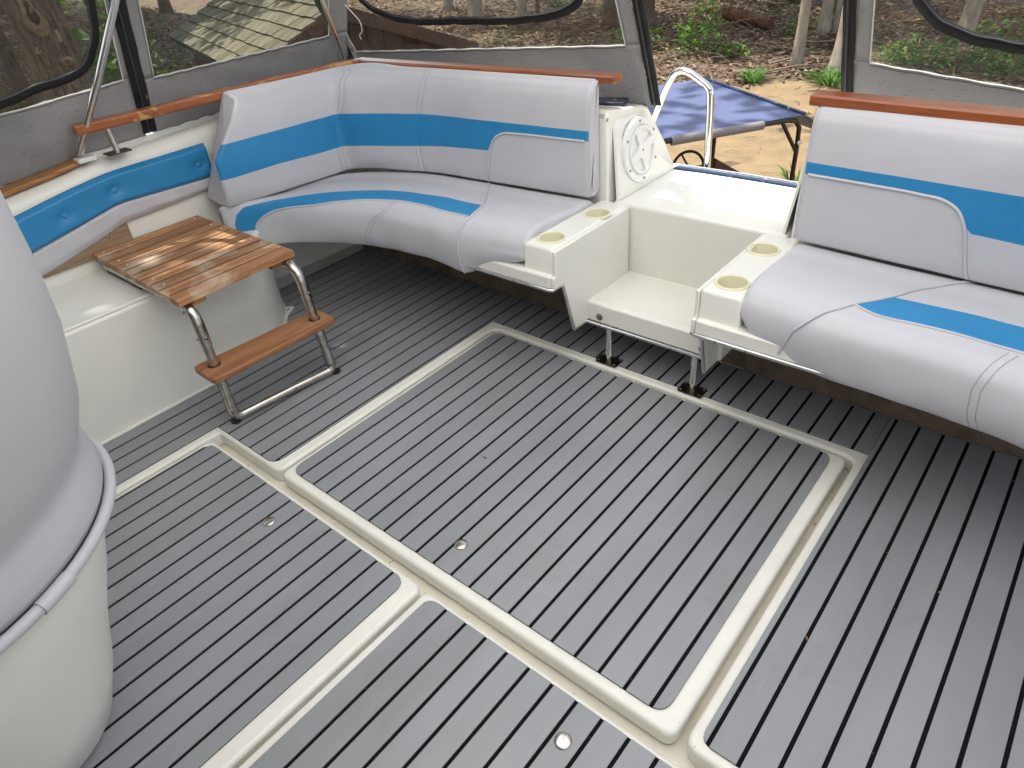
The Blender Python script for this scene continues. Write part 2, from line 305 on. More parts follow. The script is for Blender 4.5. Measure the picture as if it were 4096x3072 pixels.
# ------------------------------------------------------------------ mesh helpers
WL = {}
def wloc(o): return WL.get(o.name, Vector((0, 0, 0))) if o else Vector((0, 0, 0))
def thing(name, label, cat, loc=(0, 0, 0), group=None):
    o = bpy.data.objects.new(name, None); COL.objects.link(o); o.location = loc; o.empty_display_size = .05
    o['label'] = label; o['category'] = cat
    if group: o['group'] = group
    WL[o.name] = Vector(loc); return o
class G:
    def __init__(s): s.v = []; s.f = []
    def box(s, x0, x1, y0, y1, z0, z1): s.prism([(x0, y0), (x1, y0), (x1, y1), (x0, y1)], z0, z1); return s
    def prism(s, poly, z0, z1):
        a = sum(poly[i][0]*poly[(i+1) % len(poly)][1]-poly[(i+1) % len(poly)][0]*poly[i][1] for i in range(len(poly)))
        if a < 0: poly = poly[::-1]
        n = len(poly); o = len(s.v)
        s.v += [(p[0], p[1], z0) for p in poly]+[(p[0], p[1], z1) for p in poly]
        s.f += [tuple(o+n+i for i in range(n)), tuple(o+n-1-i for i in range(n))]
        s.f += [(o+i, o+(i+1) % n, o+n+(i+1) % n, o+n+i) for i in range(n)]; return s
    def rings(s, R, closed=True, cap0=True, cap1=True):
        n = len(R[0]); o = len(s.v)
        for r in R: s.v += [tuple(p) for p in r]
        for i in range(len(R)-1):
            for j in range(n if closed else n-1):
                a = o+i*n+j; b = o+i*n+(j+1) % n; s.f.append((a, b, b+n, a+n))
        if closed and cap0: s.f.append(tuple(o+n-1-j for j in range(n)))
        if closed and cap1: s.f.append(tuple(o+(len(R)-1)*n+j for j in range(n)))
        return s
    def tube(s, pts, r, n=12, caps=True):
        P = [Vector(p) for p in pts]; k = len(P); rr = r if isinstance(r, (list, tuple)) else [r]*k
        T = [(P[min(i+1, k-1)]-P[max(i-1, 0)]).normalized() for i in range(k)]
        up = Vector((0, 0, 1)) if abs(T[0].z) < .9 else Vector((1, 0, 0))
        N = (up-T[0]*up.dot(T[0])).normalized(); R = []
        for i in range(k):
            N = (N-T[i]*N.dot(T[i])).normalized(); B = T[i].cross(N)
            R.append([P[i]+(N*math.cos(2*PI*j/n)+B*math.sin(2*PI*j/n))*rr[i] for j in range(n)])
        return s.rings(R, True, caps, caps)
    def lathe(s, prof, c, n=32, axis=(0, 0, 1), cap0=True, cap1=True):
        A = Vector(axis).normalized(); X = A.orthogonal().normalized(); Y = A.cross(X); c = Vector(c)
        R = [[c+A*z+(X*math.cos(2*PI*j/n)+Y*math.sin(2*PI*j/n))*r for j in range(n)] for r, z in prof]
        return s.rings(R, True, cap0, cap1)
    def grid(s, A):
        nu = len(A); nv = len(A[0]); o = len(s.v)
        for r in A: s.v += [tuple(p) for p in r]
        s.f += [(o+i*nv+j, o+(i+1)*nv+j, o+(i+1)*nv+j+1, o+i*nv+j+1) for i in range(nu-1) for j in range(nv-1)]; return s
    def build(s, name, mat, parent=None, smooth=30, bevel=0, seg=2, solid=0, mir=False, subsurf=0):
        off = wloc(parent); me = bpy.data.meshes.new(name)
        V = s.v; F = s.f
        if mir: V = [(1.21-p[0], p[1], p[2]) for p in V]; F = [tuple(reversed(f)) for f in F]
        me.from_pydata([(p[0]-off.x, p[1]-off.y, p[2]-off.z) for p in V], [], F); me.validate(); me.update()
        me.materials.append(M[mat] if isinstance(mat, str) else mat)
        if smooth: 
            for p in me.polygons: p.use_smooth = True
            if smooth < 180: me.set_sharp_from_angle(angle=math.radians(smooth))
        o = bpy.data.objects.new(name, me); COL.objects.link(o); o.parent = parent; WL[o.name] = off
        if solid:
            md = o.modifiers.new('solid', 'SOLIDIFY'); md.thickness = solid; md.offset = 0
        if bevel:
            md = o.modifiers.new('bevel', 'BEVEL'); md.width = bevel; md.segments = seg; md.limit_method = 'ANGLE'; md.angle_limit = math.radians(35)
            md.harden_normals = False
        return o
def tag(o, label, cat, group=None):
    o['label'] = label; o['category'] = cat
    if group: o['group'] = group
    return o
def struct(o): o['kind'] = 'structure'; return o
def fillet(pts, rad, n=6):
    out = []; k = len(pts); rad = rad if isinstance(rad, (list, tuple)) else [rad]*k
    for i in range(k):
        p = Vector(pts[i]); a = (Vector(pts[i-1])-p); b = (Vector(pts[(i+1) % k])-p); r = rad[i]
        if r <= 0: out.append(tuple(p)); continue
        an = a.normalized(); bn = b.normalized(); ang = an.angle(bn); t = min(r/math.tan(ang/2), a.length*.49, b.length*.49)
        p0 = p+an*t; p1 = p+bn*t
        for j in range(n+1):
            s = j/n; out.append(tuple(p0*(1-s)**2+p*2*s*(1-s)+p1*s*s))
    return out
def clipx(poly, x0, x1):
    def cl(P, f, xi):
        o = []
        for i in range(len(P)):
            a, b = P[i-1], P[i]; ia, ib = f(a[0]), f(b[0])
            if ia != ib:
                t = (xi-a[0])/(b[0]-a[0]); o.append((xi, a[1]+t*(b[1]-a[1])))
            if ib: o.append(b)
        return o
    P = cl(poly, lambda x: x >= x0, x0)
    return cl(P, lambda x: x <= x1, x1) if P else P
def area(P): return abs(sum(P[i-1][0]*P[i][1]-P[i][0]*P[i-1][1] for i in range(len(P))))/2 if len(P) > 2 else 0
PITCH = .065; GROOVE = .0092
def planks(polys, parent):
    for poly in polys:
        xs = [p[0] for p in poly]
        for i in range(math.floor(min(xs)/PITCH)-1, math.ceil(max(xs)/PITCH)+1):
            c = clipx(poly, i*PITCH+GROOVE/2, (i+1)*PITCH-GROOVE/2)
            if len(c) < 3 or area(c) < 2e-4: continue
            G().prism(c, -.0045, random.uniform(-.0002, .0003)).build('plank', 'eva', parent, smooth=0)
def screw(parent, p, axis, r=.006, mat='bolt', name='screw', h=.003):
    return G().lathe([(r, 0), (r, h*.4), (r*.75, h*.85), (r*.3, h)], p, 10, axis).build(name, mat, parent, smooth=60)

# ------------------------------------------------------------------ cockpit floor, gutters, planks
GZ = -.0055
outer = [(-1.3, -1.9), (-.432, -1.9), (-.432, -.028), (-.083, -.028), (-.083, 1.017), (1.325, 1.017), (1.325, -.028), (2.6, -.028), (2.6, 1.32), (-1.3, 1.32)]
g = G(); g.prism(fillet(outer, [0, 0, .012, .03, .045, .045, .035, 0, 0, 0]), -.06, GZ)
floor = struct(g.build('cockpit_floor', 'gel_lid', None, smooth=50, bevel=.009, seg=3))
struct(G().box(-1.3, 2.6, -1.95, 1.32, -.09, -.058).build('gutter_tray', 'gel_tan', None, smooth=0))
pads = [[(-1.18, .30), (-.72, .30), (-.72, 1.262), (-1.18, 1.262)],
        [(-.72, -1.9), (-.4635, -1.9), (-.4635, 1.262), (-.72, 1.262)],
        fillet([(-.4635, -.016), (-.122, -.016), (-.122, 1.262), (-.4635, 1.262)], [0, .045, 0, 0]),
        [(-.122, 1.05), (1.3455, 1.05), (1.3455, 1.262), (-.122, 1.262)],
        fillet([(1.348, -.004), (2.45, -.004), (2.45, 1.262), (1.348, 1.262)], [.03, 0, 0, 0])]
for p in pads: G().prism(p, -.0054, -.0030).build('seam_layer', 'black_pad', floor, smooth=0)
planks(pads, floor)
def hatch(label, x0, x1, y0, y1, px0, px1, py0, py1, rl, rp, button):
    t = thing('hatch_cover', label, 'hatch', ((x0+x1)/2, (y0+y1)/2, -.05), 'lift-out hatch covers in the cockpit floor')
    G().prism(fillet([(x0, y0), (x1, y0), (x1, y1), (x0, y1)], rl), -.055, GZ).build('lid_frame', 'gel_lid', t, smooth=50, bevel=.010, seg=3)
    pad = fillet([(px0, py0), (px1, py0), (px1, py1), (px0, py1)], rp)
    G().prism(pad, -.0054, -.0030).build('seam_layer', 'black_pad', t, smooth=0)
    planks([pad], t)
    bx, by = button
    b = G().lathe([(.0185, -.001), (.0185, .0015), (.0165, .0032), (.009, .0042), (.002, .0044)], (bx, by, 0), 28).build('latch_button', 'steel', t, smooth=80)
    return t
hatch('large grey-planked hatch cover with cream frame in the middle of the floor', -.071, 1.304, -.030, 1.006, -.050, 1.266, .000, .990, .03, .04, (.602, .089))
hatch('grey-planked hatch cover beside the white chair base, left of the others', -.420, .614, -1.45, -.068, -.398, .568, -1.42, -.082, .03, .04, (.087, -.175))
hatch('grey-planked hatch cover at the bottom edge, nearest the viewer', .628, 2.0, -1.45, -.070, .652, 1.97, -1.42, -.083, .03, .035, (1.132, -.171))
# ------------------------------------------------------------------ boat: moulded liner, gunwale, transom
boat = thing('boat', 'white fibreglass boat with moulded cockpit sides, transom and walk-through step', 'boat', (.6, 0, -.8))
wallp = [(-.716, -1.9), (-.716, .26), (-.728, .36), (-.77, .45), (-.84, .52), (-.93, .60), (-1.06, .66), (-1.18, .67), (-1.18, -1.9)]
G().prism(wallp, -.003, .412).build('side_locker', 'gel', boat, smooth=50, bevel=.014, seg=3)
G().tube([(p[0]+.004, p[1]+.002, .004) for p in wallp[:8]], .007, 8).build('sealant_bead', 'gel', boat)
G().tube([(-.725, -1.9, .414), (-.725, .25, .414), (-.74, .36, .414), (-.78, .445, .414)], .006, 8).build('shelf_bead', 'gel', boat)
G().prism([(-.90, .575), (-.955, .66), (-.985, .63), (-.93, .565)], 0, .012).build('corner_flange', 'gel', boat, bevel=.003)
screw(boat, (-.945, .622, .012), (0, 0, 1), .007)
def gz(y): return float(np.interp(y, [-1.9, -.15, .07, .15, .65, 1.6], [-.09, -.037, -.015, 0, .02, .03]))
prof = [(-1.118, .30), (-1.118, .5), (-1.120, .69), (-1.124, .725), (-1.134, .75), (-1.152, .762), (-1.172, .765), (-1.176, .758), (-1.19, .758), (-1.196, .78), (-1.21, .786),
        (-1.35, .79), (-1.385, .77), (-1.39, .70), (-1.37, .3), (-1.2, -.5), (-.9, -1.1)]
A = []
for y in [-1.9, -1.2, -.6, -.3, -.15, -.04, .07, .12, .15, .3, .45, .65, .9, 1.1, 1.3, 1.45, 1.6]:
    tx = .035*max(0, (y-.6))
    A.append([(x+tx, y, z+gz(y)*max(0, min(1, (z-.45)/.3))) for x, z in prof])
G().grid(A).build('gunwale', 'gel', boat, smooth=40)
for mir in (False, True):
    # transom coaming behind the backrests
    sp = [(1.305, -.6), (1.305, .785), (1.325, .800), (1.545, .768), (1.575, .755), (1.69, .595), (1.745, .495), (1.745, -.6)]
    R = []
    for xe in (-1.33, -.6, .20, .262, .267):
        R.append([(xe if xe < .2 else xe+.30-.265-.12*(z-.49)*(1 if z > .49 else 0)-(.004 if xe == .262 else 0), y, z) for y, z in sp])
    R[-2] = [(p[0], p[1], p[2]) for p in R[-2]]
    g = G().rings(R[::-1], True); g.build('transom_coaming', 'gel', boat, smooth=40, bevel=.012, seg=3, mir=mir)
    pp = fillet([(1.325, .488), (1.735, .488), (1.672, .60), (1.545, .748), (1.345, .768)], [.002, .002, .03, .045, .05])
    fx = lambda z: .3015-.12*(z-.49)
    ring = lambda dx, sc: [(fx(z)+dx, 1.51+(y-1.51)*sc, .63+(z-.63)*sc) for y, z in pp]
    G().rings([ring(-.004, 1.0), ring(.004, .988), ring(.007, .965), ring(.007, .3)], True, False, True).build('coaming_panel', 'gel', boat, smooth=35, mir=mir)
    G().box(-1.2, .345, 1.265, 1.300, -.003, .36).build('carpet_riser', 'riser', boat, smooth=0, mir=mir)
    if not mir: screw(boat, (fx(.775)-.002, 1.312, .772), (1, 0, -.1), .006, name='screw')
G().box(.345, .865, 1.275, 1.299, -.003, .15).build('carpet_riser', 'riser', boat, smooth=0)
G().box(-1.3, 2.6, -2.06, -2.02, -.06, 1.72).build('added_bulkhead', 'ply', boat, smooth=0)  # unseen wall behind the viewer, added to cut light from the front
# round inspection port on the coaming
pc = Vector((.3015-.12*(.628-.49)+.0068, 1.477, .630)); ax = Vector((1, 0, .12)).normalized()
port = G().lathe([(.115, 0), (.115, .008), (.112, .014), (.091, .016), (.088, .012), (.086, .010)], pc, 48, ax).build('inspection_port', 'plastic', boat, smooth=40)
ey = Vector((0, 1, 0)); ez = ax.cross(ey).normalized()*-1
ez = Vector((-ax.z, 0, ax.x)).normalized()
lid = G()
n = 64; cells = []
def pt(y, z, h): return pc+ey*y+ez*z+ax*h
def inpocket(a, r): return r > .030 and r < .074 and abs(r*math.sin(a)) > .0155 and abs(r*math.cos(a)) > .0155
rs = [0.001, .012, .02, .0290, .0310, .035, .04, .045, .05, .055, .06, .065, .07, .0735, .0750, .082, .0855]
A = []
for r in rs:
    row = []
    for k in range(257):
        a = 2*PI*k/256
        h = .020 if not inpocket(a, r) else .002
        row.append(pt(r*math.cos(a+.30), r*math.sin(a+.30), h if r < .085 else .010))
    A.append(row)
lid.grid(A); lid.build('port_lid', 'plastic', port, smooth=35)
G().lathe([(.004, 0), (.003, .002)], pc+ax*.020, 10, ax).build('screw', 'bolt', port)
for k in range(6):
    a = PI/6+k*PI/3; screw(port, pc+ey*.101*math.cos(a)+ez*.101*math.sin(a)+ax*.0155, ax, .005)
# transom deck with rub rail
deck = G().prism([(.285, 1.318), (.925, 1.318), (.925, 1.70), (.895, 1.722), (.78, 1.733), (.605, 1.735), (.43, 1.733), (.315, 1.722), (.285, 1.70)], .20, .490).build('transom_deck', 'gel', boat, smooth=40, bevel=.012, seg=3)
G().tube([(.27, 1.745, .486), (.36, 1.752, .486), (.605, 1.757, .486), (.85, 1.752, .486), (.94, 1.745, .486)], .010, 10).build('rub_rail', 'navy', deck)
G().tube([(.27, 1.750, .497), (.36, 1.757, .497), (.605, 1.762, .497), (.85, 1.757, .497), (.94, 1.750, .497)], .004, 8).build('rub_rail_trim', 'alu', deck)
# walk-through step
stp = G().box(.340, .870, 1.040, 1.325, .156, .232).build('boarding_step', 'gel', boat, smooth=40, bevel=.008, seg=3)
gg = G()
for k in range(34):
    y = 1.065+k*.0073
    gg.box(.375, .835, y, y+.003, .2318, .2328)
sub = gg.build('nonskid_ribs', 'gel', stp, smooth=0); sub['kind'] = 'stuff'
for x in (.443, .777):
    w_ = G().lathe([(.013, 0), (.013, .002), (.008, .005), (.003, .006)], (x-.03 if x < .6 else x+.03, 1.0395, .183), 16, (0, -1, 0)).build('washer_screw', 'bolt', stp, smooth=50)
    leg = G().lathe([(.0125, 0), (.0125, .16)], (x, 1.056, 0), 20).build('support_post', 'chrome', boat, smooth=60)
    bp_ = G().prism(fillet([(x-.044, 1.028), (x+.044, 1.028), (x+.044, 1.084), (x-.044, 1.084)], .008), -.001, .003).build('base_plate', 'dark_metal', leg, smooth=40)
    for dx in (-.034, .034):
        for dy in (-.019, .019): screw(leg, (x+dx, 1.056+dy, .003), (0, 0, 1), .004)
def fill_top(outline, holes, z, name, mat, parent, mir):
    bm = bmesh.new(); off = wloc(parent); ed = []
    for loop in [outline]+holes:
        vs_ = [bm.verts.new(((1.21-p[0] if mir else p[0])-off.x, p[1]-off.y, z-off.z)) for p in loop]
        ed += [bm.edges.new((vs_[i], vs_[(i+1) % len(vs_)])) for i in range(len(vs_))]
    bmesh.ops.triangle_fill(bm, use_beauty=True, use_dissolve=False, edges=ed)
    bmesh.ops.recalc_face_normals(bm, faces=bm.faces)
    for f in bm.faces:
        if f.normal.z < 0: f.normal_flip()
    me = bpy.data.meshes.new(name); bm.to_mesh(me); bm.free(); me.materials.append(M[mat])
    o = bpy.data.objects.new(name, me); COL.objects.link(o); o.parent = parent; WL[o.name] = off; return o
for mir in (False, True):
    op = fillet([(.226, .866), (.352, .866), (.356, 1.318), (.236, 1.318)], [.012, .012, .004, .004])
    cx, cy = .289, 1.09
    def ins(d): return [(cx+(p[0]-cx)*(1-d/.062), cy+(p[1]-cy)*(1-d/.225)) for p in op]
    R = [[(*p, .392) for p in op], [(p[0]*1, p[1]+.002, .40) for p in op], [(*p, .480) for p in ins(.003)], [(*p, .4865) for p in ins(.006)], [(*p, .4895) for p in ins(.010)], [(*p, .4902) for p in ins(.014)]]
    con = G().rings(R, True, True, False).build('console', 'gel', boat, smooth=60, mir=mir)
    holes = [[(.2915+.0405*math.cos(2*PI*k/32), .944+.0405*math.sin(2*PI*k/32)) for k in range(32)], [(.306+.0405*math.cos(2*PI*k/32), 1.187+.0405*math.sin(2*PI*k/32)) for k in range(32)]]
    fill_top(ins(.014), holes, .4902, 'console_top', 'gel', con, mir)
    for hx, hy in ((.2915, .944), (.306, 1.187)):
        G().lathe([(.036, -.055), (.040, 0), (.0405, .0035), (.043, .0055), (.0465, .005), (.0485, .002), (.0487, -.001)], (hx, hy, .4905), 40, cap1=False).build('cup_holder', 'cup', boat, smooth=60, mir=mir)
        G().lathe([(.0365, 0), (.001, .001)], (hx, hy, .4375), 32).build('cup_base', 'cup', boat, smooth=60, mir=mir)
    # lower flange under the seat, and cut side plate down to the step
    G().prism(fillet([(-.14, .850), (.350, .850), (.350, .90), (.352, 1.2), (-.14, 1.2)], [0, .012, 0, 0, 0]), .356, .402).build('console_flange', 'gel', boat, smooth=40, bevel=.006, mir=mir)
    sidep = [(.853, .356), (.907, .356), (.963, .157), (1.05, .157), (1.31, .157), (1.31, .484), (.868, .484), (.866, .40), (.853, .398)]
    gg = G(); gg.rings([[(.350, y, z) for y, z in sidep], [(.362-.006*0, y, z) for y, z in sidep]], True)
    gg.build('console_side', 'gel', boat, smooth=30, bevel=.003, mir=mir)
tp = [(-.14, .847, .355), (.2, .847, .355), (.345, .847, .355), (.356, .852, .355), (.357, .907, .355), (.357, .909, .350), (.357, .962, .156), (.357, .967, .153), (.357, 1.030, .153), (.364, 1.036, .153), (.605, 1.036, .153)]
G().tube(tp+[(1.21-a, b, c) for a, b, c in tp[-2::-1]], .0062, 10).build('metal_trim', 'alu', boat, smooth=50)
for q in [(.02, .8415, .356), (.2, .8415, .356), (.42, 1.0305, .154), (.56, 1.0305, .154), (.70, 1.0305, .154), (.93, .8415, .356), (1.02, .8415, .356)]: screw(boat, q, (0, -1, .3), .004)

# ------------------------------------------------------------------ upholstery
def loft_thing(L, root, lo, hi, mir, umax=None, umin=0, vcap=1.0, mat='vinyl'):
    """white cover and blue stripe of a cushion; grid rows follow the stripe's two edges"""
    m = L.nv; uu0 = np.linspace(0, 1, L.nu); vv = np.linspace(0, 1, m)
    lo_u = np.clip(lo(uu0), .02, .97); hi_u = np.maximum(np.clip(hi(uu0), .02, .98), lo_u+.004)
    jb = int(round(np.median(lo_u)*(m-1))); jt = int(round(np.median(hi_u)*(m-1)))
    VV = np.array([np.interp(vv, [0, vv[jb], vv[jt], 1], [0, a_, b_, 1]) for a_, b_ in zip(lo_u, hi_u)])
    P, nc = L.grid(uu0[:, None]*np.ones((1, m)), VV); n = P.shape[0]
    uu = np.concatenate([np.full(nc-6, -9.), np.full(6, -1.), uu0, np.full(6, 1.), np.full(n-nc-L.nu-6, 9.)])
    if mir: P = P*[-1, 1, 1]+[1.21, 0, 0]
    P = P-np.array(wloc(root))
    idx = np.arange(n*m).reshape(n, m)
    q = np.stack([idx[:-1, :-1], idx[1:, :-1], idx[1:, 1:], idx[:-1, 1:]], -1).reshape(-1, 4)
    um = ((uu[:-1]+uu[1:])/2)[:, None]*np.ones((1, m-1)); jm = np.ones((n-1, 1))*np.arange(m-1)[None]
    vfull = np.concatenate([np.repeat(VV[:1], nc, 0), VV, np.repeat(VV[-1:], n-nc-L.nu, 0)]); vm = (vfull[:-1, :-1]+vfull[1:, 1:])/2
    mk = (jm >= jb) & (jm < jt) & (vm < vcap) & (um > umin) & (um < 1.5)
    if umax is not None: mk &= um < umax(vm)
    mk = mk.reshape(-1)
    extra = np.stack([idx[:-1, -1], idx[1:, -1], idx[1:, 0], idx[:-1, 0]], -1)
    pv = P.reshape(-1, 3)
    for nme, qq, mt in (('white_cover', np.concatenate([q[~mk], extra]), mat), ('blue_stripe', q[mk], 'blue')):
        if mir: qq = qq[:, ::-1]
        used, inv = np.unique(qq, return_inverse=True)
        me = bpy.data.meshes.new(nme); me.from_pydata(pv[used].tolist(), [], inv.reshape(-1, 4).tolist()); me.update()
        for p in me.polygons: p.use_smooth = True
        me.materials.append(M[mt]); o = bpy.data.objects.new(nme, me); COL.objects.link(o); o.parent = root; WL[o.name] = wloc(root)
    return P[nc+L.nu+4]+np.array(wloc(root))
def curve_on(L, keys, n=70, off=0):
    K = np.array(keys, float); kt, _ = chord(K*[1, 2.0]); c = cr(K, kt, np.linspace(0, 1, n))
    p = L.ev(c[:, 0], c[:, 1]); e = 1e-3
    du = L.ev(np.clip(c[:, 0]+e, 0, 1), c[:, 1])-L.ev(np.clip(c[:, 0]-e, 0, 1), c[:, 1]); dv = L.ev(c[:, 0], c[:, 1]+e)-L.ev(c[:, 0], c[:, 1]-e)
    nn = np.cross(dv, du); nn /= np.linalg.norm(nn, axis=1)[:, None]+1e-9
    ctr = L.ev(c[:, 0], np.full(n, .02))
    sgn = np.sign(np.sum(nn*(p-ctr), axis=1)); sgn[sgn == 0] = 1
    return p+nn*sgn[:, None]*off
def zv(L, z):      # v of the front face at height z
    vv = np.linspace(.15, .85, 900); zz = cr(L.prof, L.pk, vv)[:, 1]; k = np.argmax(zz > z); return float(vv[k])
for mir in (False, True):
    side = 'right' if mir else 'left'
    L = Loft(BACK_F, BACK_B, BACK_P, sh0=back_sh0, dents=((.308, .004, .025, 0), (.53, .004, .03, 0)), r=.014, nu=420, nv=190, seed=1+mir)
    t = thing('back_cushion', ('white vinyl corner backrest with blue band, behind the seat beside the teak folding step' if not mir else 'white vinyl backrest with blue band at the right edge, under the shorter teak rail'), 'back cushion',
              (1.21+.3 if mir else -.3, 1.2, .5), 'corner backrests either side of the walk-through')
    ub = [0, .028, .137, .252, .318, .512, .656, .728, .740, .752, .770, .79, .82, .9, 1]
    zb = [.628, .627, .629, .622, .622, .624, .636, .641, .641, .657, .695, .711, .714, .716, .716]
    vz = {}
    zs = np.linspace(.5, .88, 200); vs2 = np.array([zv(L, z) for z in zs])
    endring = loft_thing(L, t, lambda u: np.interp(np.interp(u, ub, zb), zs, vs2), lambda u: np.full(u.shape, np.interp(.750, zs, vs2)), mir, umin=-2)
    V = lambda z: float(np.interp(z, zs, vs2))
    def tb(keys, r, name, mat, off=0, n=70):
        return G().tube(curve_on(L, keys, n, off), r, 8).build(name, mat, t, mir=mir, smooth=180)
    tb([(.727, V(.522)), (.735, V(.56)), (.743, V(.61)), (.752, V(.657)), (.768, V(.694)), (.79, V(.711)), (.82, V(.714)), (.9, V(.716)), (1, V(.716))], .0042, 'piping', 'vinyl', .0014, 90)
    tb([(.727, V(.522)), (.735, V(.56)), (.743, V(.61)), (.752, V(.657)), (.768, V(.694)), (.79, V(.711)), (.82, V(.714)), (.9, V(.716)), (1, V(.716))], .0054, 'piping_shadow', 'seam_shade', -.0028, 90)  # dark tube as painted shade along the piping
    for us in (.308, .53):
        for d in (-.0065, .0065):
            tb([(us+d, V(.525)), (us+d, V(.622))], .0009, 'seam_stitching', 'thread', .0004)
            k_ = .030 if us < .4 else .012
            tb([(us+d, V(.752)), (us+d-k_*.3, V(.80)), (us+d-k_*.8, V(.85)), (us+d-k_*1.3, .80), (us+d-k_*1.9, .86)], .0009, 'seam_stitching', 'thread', .0004)
    # piping around the outer end of the backrest
    k0, k1 = int(L.nv*.10), int(L.nv*.95)
    G().tube([tuple(p) for p in endring[k0:k1:2]], .0042, 8).build('end_piping', 'vinyl', t, smooth=180)
def zL(t, a, z):
    w = np.clip((t-.80)/.2, 0, 1); return z+np.where(z < .45, (.45-z)/(.45-.338), 0)*(.075*w-.02*np.exp(-((t-.8)/.08)**2))
for mir in (False, True):
    if not mir:
        L = Loft(SEAT_F, SEAT_B, SEAT_P, zadj=zL, nu=420, nv=230, r=.022, seed=3, wr=.0004)
        pipe = [(.685, .12), (.700, .158), (.755, .295), (.801, .429), (.809, .513), (.805, .565), (.800, .601), (.800, .625), (.802, .661)]
        sb = [(.007, .69), (.011, .600), (.026, .573), (.056, .541), (.14, .509), (.292, .468), (.417, .426), (.524, .391), (.673, .381), (.83, .387)]
        sf = [(.060, .71), (.063, .625), (.078, .602), (.12, .582), (.288, .556), (.443, .519), (.566, .493), (.69, .502), (.83, .505)]
        seam = [(.536, .493), (.513, .565), (.467, .601), (.446, .627), (.437, .66)]
        lab = 'white vinyl corner seat cushion with blue stripe, beside the teak folding step'
    else:
        L = Loft(SEAT_F, SEAT_B, SEAT_P, sh1=lambda z: np.clip((.45-z)*.6, 0, .065), nu=420, nv=230, r=.022, seed=4, wr=.0004)
        pipe = [(.675, .10), (.691, .136), (.733, .225), (.767, .359), (.81, .467), (.849, .541), (.887, .589), (.95, .631), (.995, .665)]
        sb = [(0, .39), (.3, .34), (.562, .330), (.636, .337), (.708, .347), (.767, .354), (.83, .36)]
        sf = [(0, .52), (.3, .485), (.537, .476), (.685, .481), (.761, .488), (.81, .469), (.83, .468)]
        seam = [(.546, .490), (.559, .559), (.568, .603), (.580, .627), (.587, .66)]
        lab = 'white vinyl seat cushion with blue stripe at the right edge of the cockpit'
    t = thing('corner_seat_cushion', lab, 'seat cushion', (1.51 if mir else -.3, 1.0, .34), 'corner seat cushions either side of the walk-through')
    pu = np.array(pipe)
    loft_thing(L, t, lambda u: np.interp(u, [k[0] for k in sb], [k[1] for k in sb]), lambda u: np.interp(u, [k[0] for k in sf], [k[1] for k in sf]), mir,
               umax=lambda v: np.interp(v, pu[:, 1], pu[:, 0]), umin=.009, vcap=.668)
    def tb(keys, r, name, mat, off=0, n=90): return G().tube(curve_on(L, keys, n, off), r, 8).build(name, mat, t, mir=mir, smooth=180)
    tb(pipe, .0042, 'piping', 'vinyl', .0014)
    tb(pipe, .0054, 'piping_shadow', 'seam_shade', -.0028)
    k2 = [k for k in sf if k[0] < .805 and k[0] > .05]; tb(k2+[(pipe[4 if mir else 3][0], sf[-1][1])], .0036, 'stripe_piping', 'vinyl', .0005)
    for d in (-.007, .007): tb([(a+d, b) for a, b in seam], .0009, 'seam_stitching', 'thread', .0004)
# side pad on the hull (blue over white, buttoned)
t = thing('side_pad', 'blue and white buttoned vinyl pad along the left cockpit side', 'pad', (-1.1, .2, .45))
ys = [-1.2, -.6, -.15, 0, .1, .18, .26, .4, .57]
zb_ = [.36, .40, .464, .496, .52, .541, .545, .550, .558]; zm_ = [.44, .48, .549, .577, .597, .612, .611, .606, .600]; zt_ = [.58, .62, .676, .701, .715, .724, .7265, .727, .728]
yy = np.linspace(-1.2, .572, 260)
zb1 = cr(zb_, ys, yy)[:, 0]; zm1 = cr(zm_, ys, yy)[:, 0]; zt1 = cr(zt_, ys, yy)[:, 0]
def padgrid(lo, hi, nv, flat):
    A = []
    for k, y in enumerate(yy):
        row = []
        for j in range(nv+1):
            s = j/nv; z = lo[k]+(hi[k]-lo[k])*s
            b = .020*min(1, (1-abs(2*s-1)**3)*1.9)+.006 if not flat else (.010+.014*min(1, s*3))
            b += .0022*math.sin(y*37+s*3)*math.sin(s*PI)
            if not flat:
                for by in (.000, .187, .520): b -= .012*math.exp(-(((y-by)/.030)**2+((z-(zm1[k]+zt1[k])/2+.004)/.022)**2))
            e = min(1, (.572-y)/.012); b *= math.sqrt(max(0, 1-(1-e)**2)) if e < 1 else 1
            row.append((-1.116+b, y, z))
        A.append([(-1.117, y, lo[k])]+row+[(-1.117, y, hi[k])])
    return A
G().grid(padgrid(zm1, zt1, 26, False)).build('blue_panel', 'blue', t, smooth=180)
G().grid(padgrid(zb1, zm1-.0005, 10, True)).build('white_band', 'vinyl', t, smooth=180)
for by in (.000, .187, .520):
    zc = float(np.interp(by, yy, (zm1+zt1)/2))-.004
    G().lathe([(.0135, -.004), (.0135, .003), (.011, .0075), (.006, .0098), (.001, .0102)], (-1.105, by, zc), 18, (1, 0, .15)).build('button', 'blue', t, smooth=80)
bk = tag(G().prism([(-1.115, -1.2), (-1.108, -1.2), (-1.108, .185), (-1.115, .185)], .455, .56).build('plywood_backer', 'ply', None, smooth=0), 'bare plywood strip under the left blue pad', 'board')
screw(bk, (-1.1075, .105, .515), (1, 0, 0), .006)

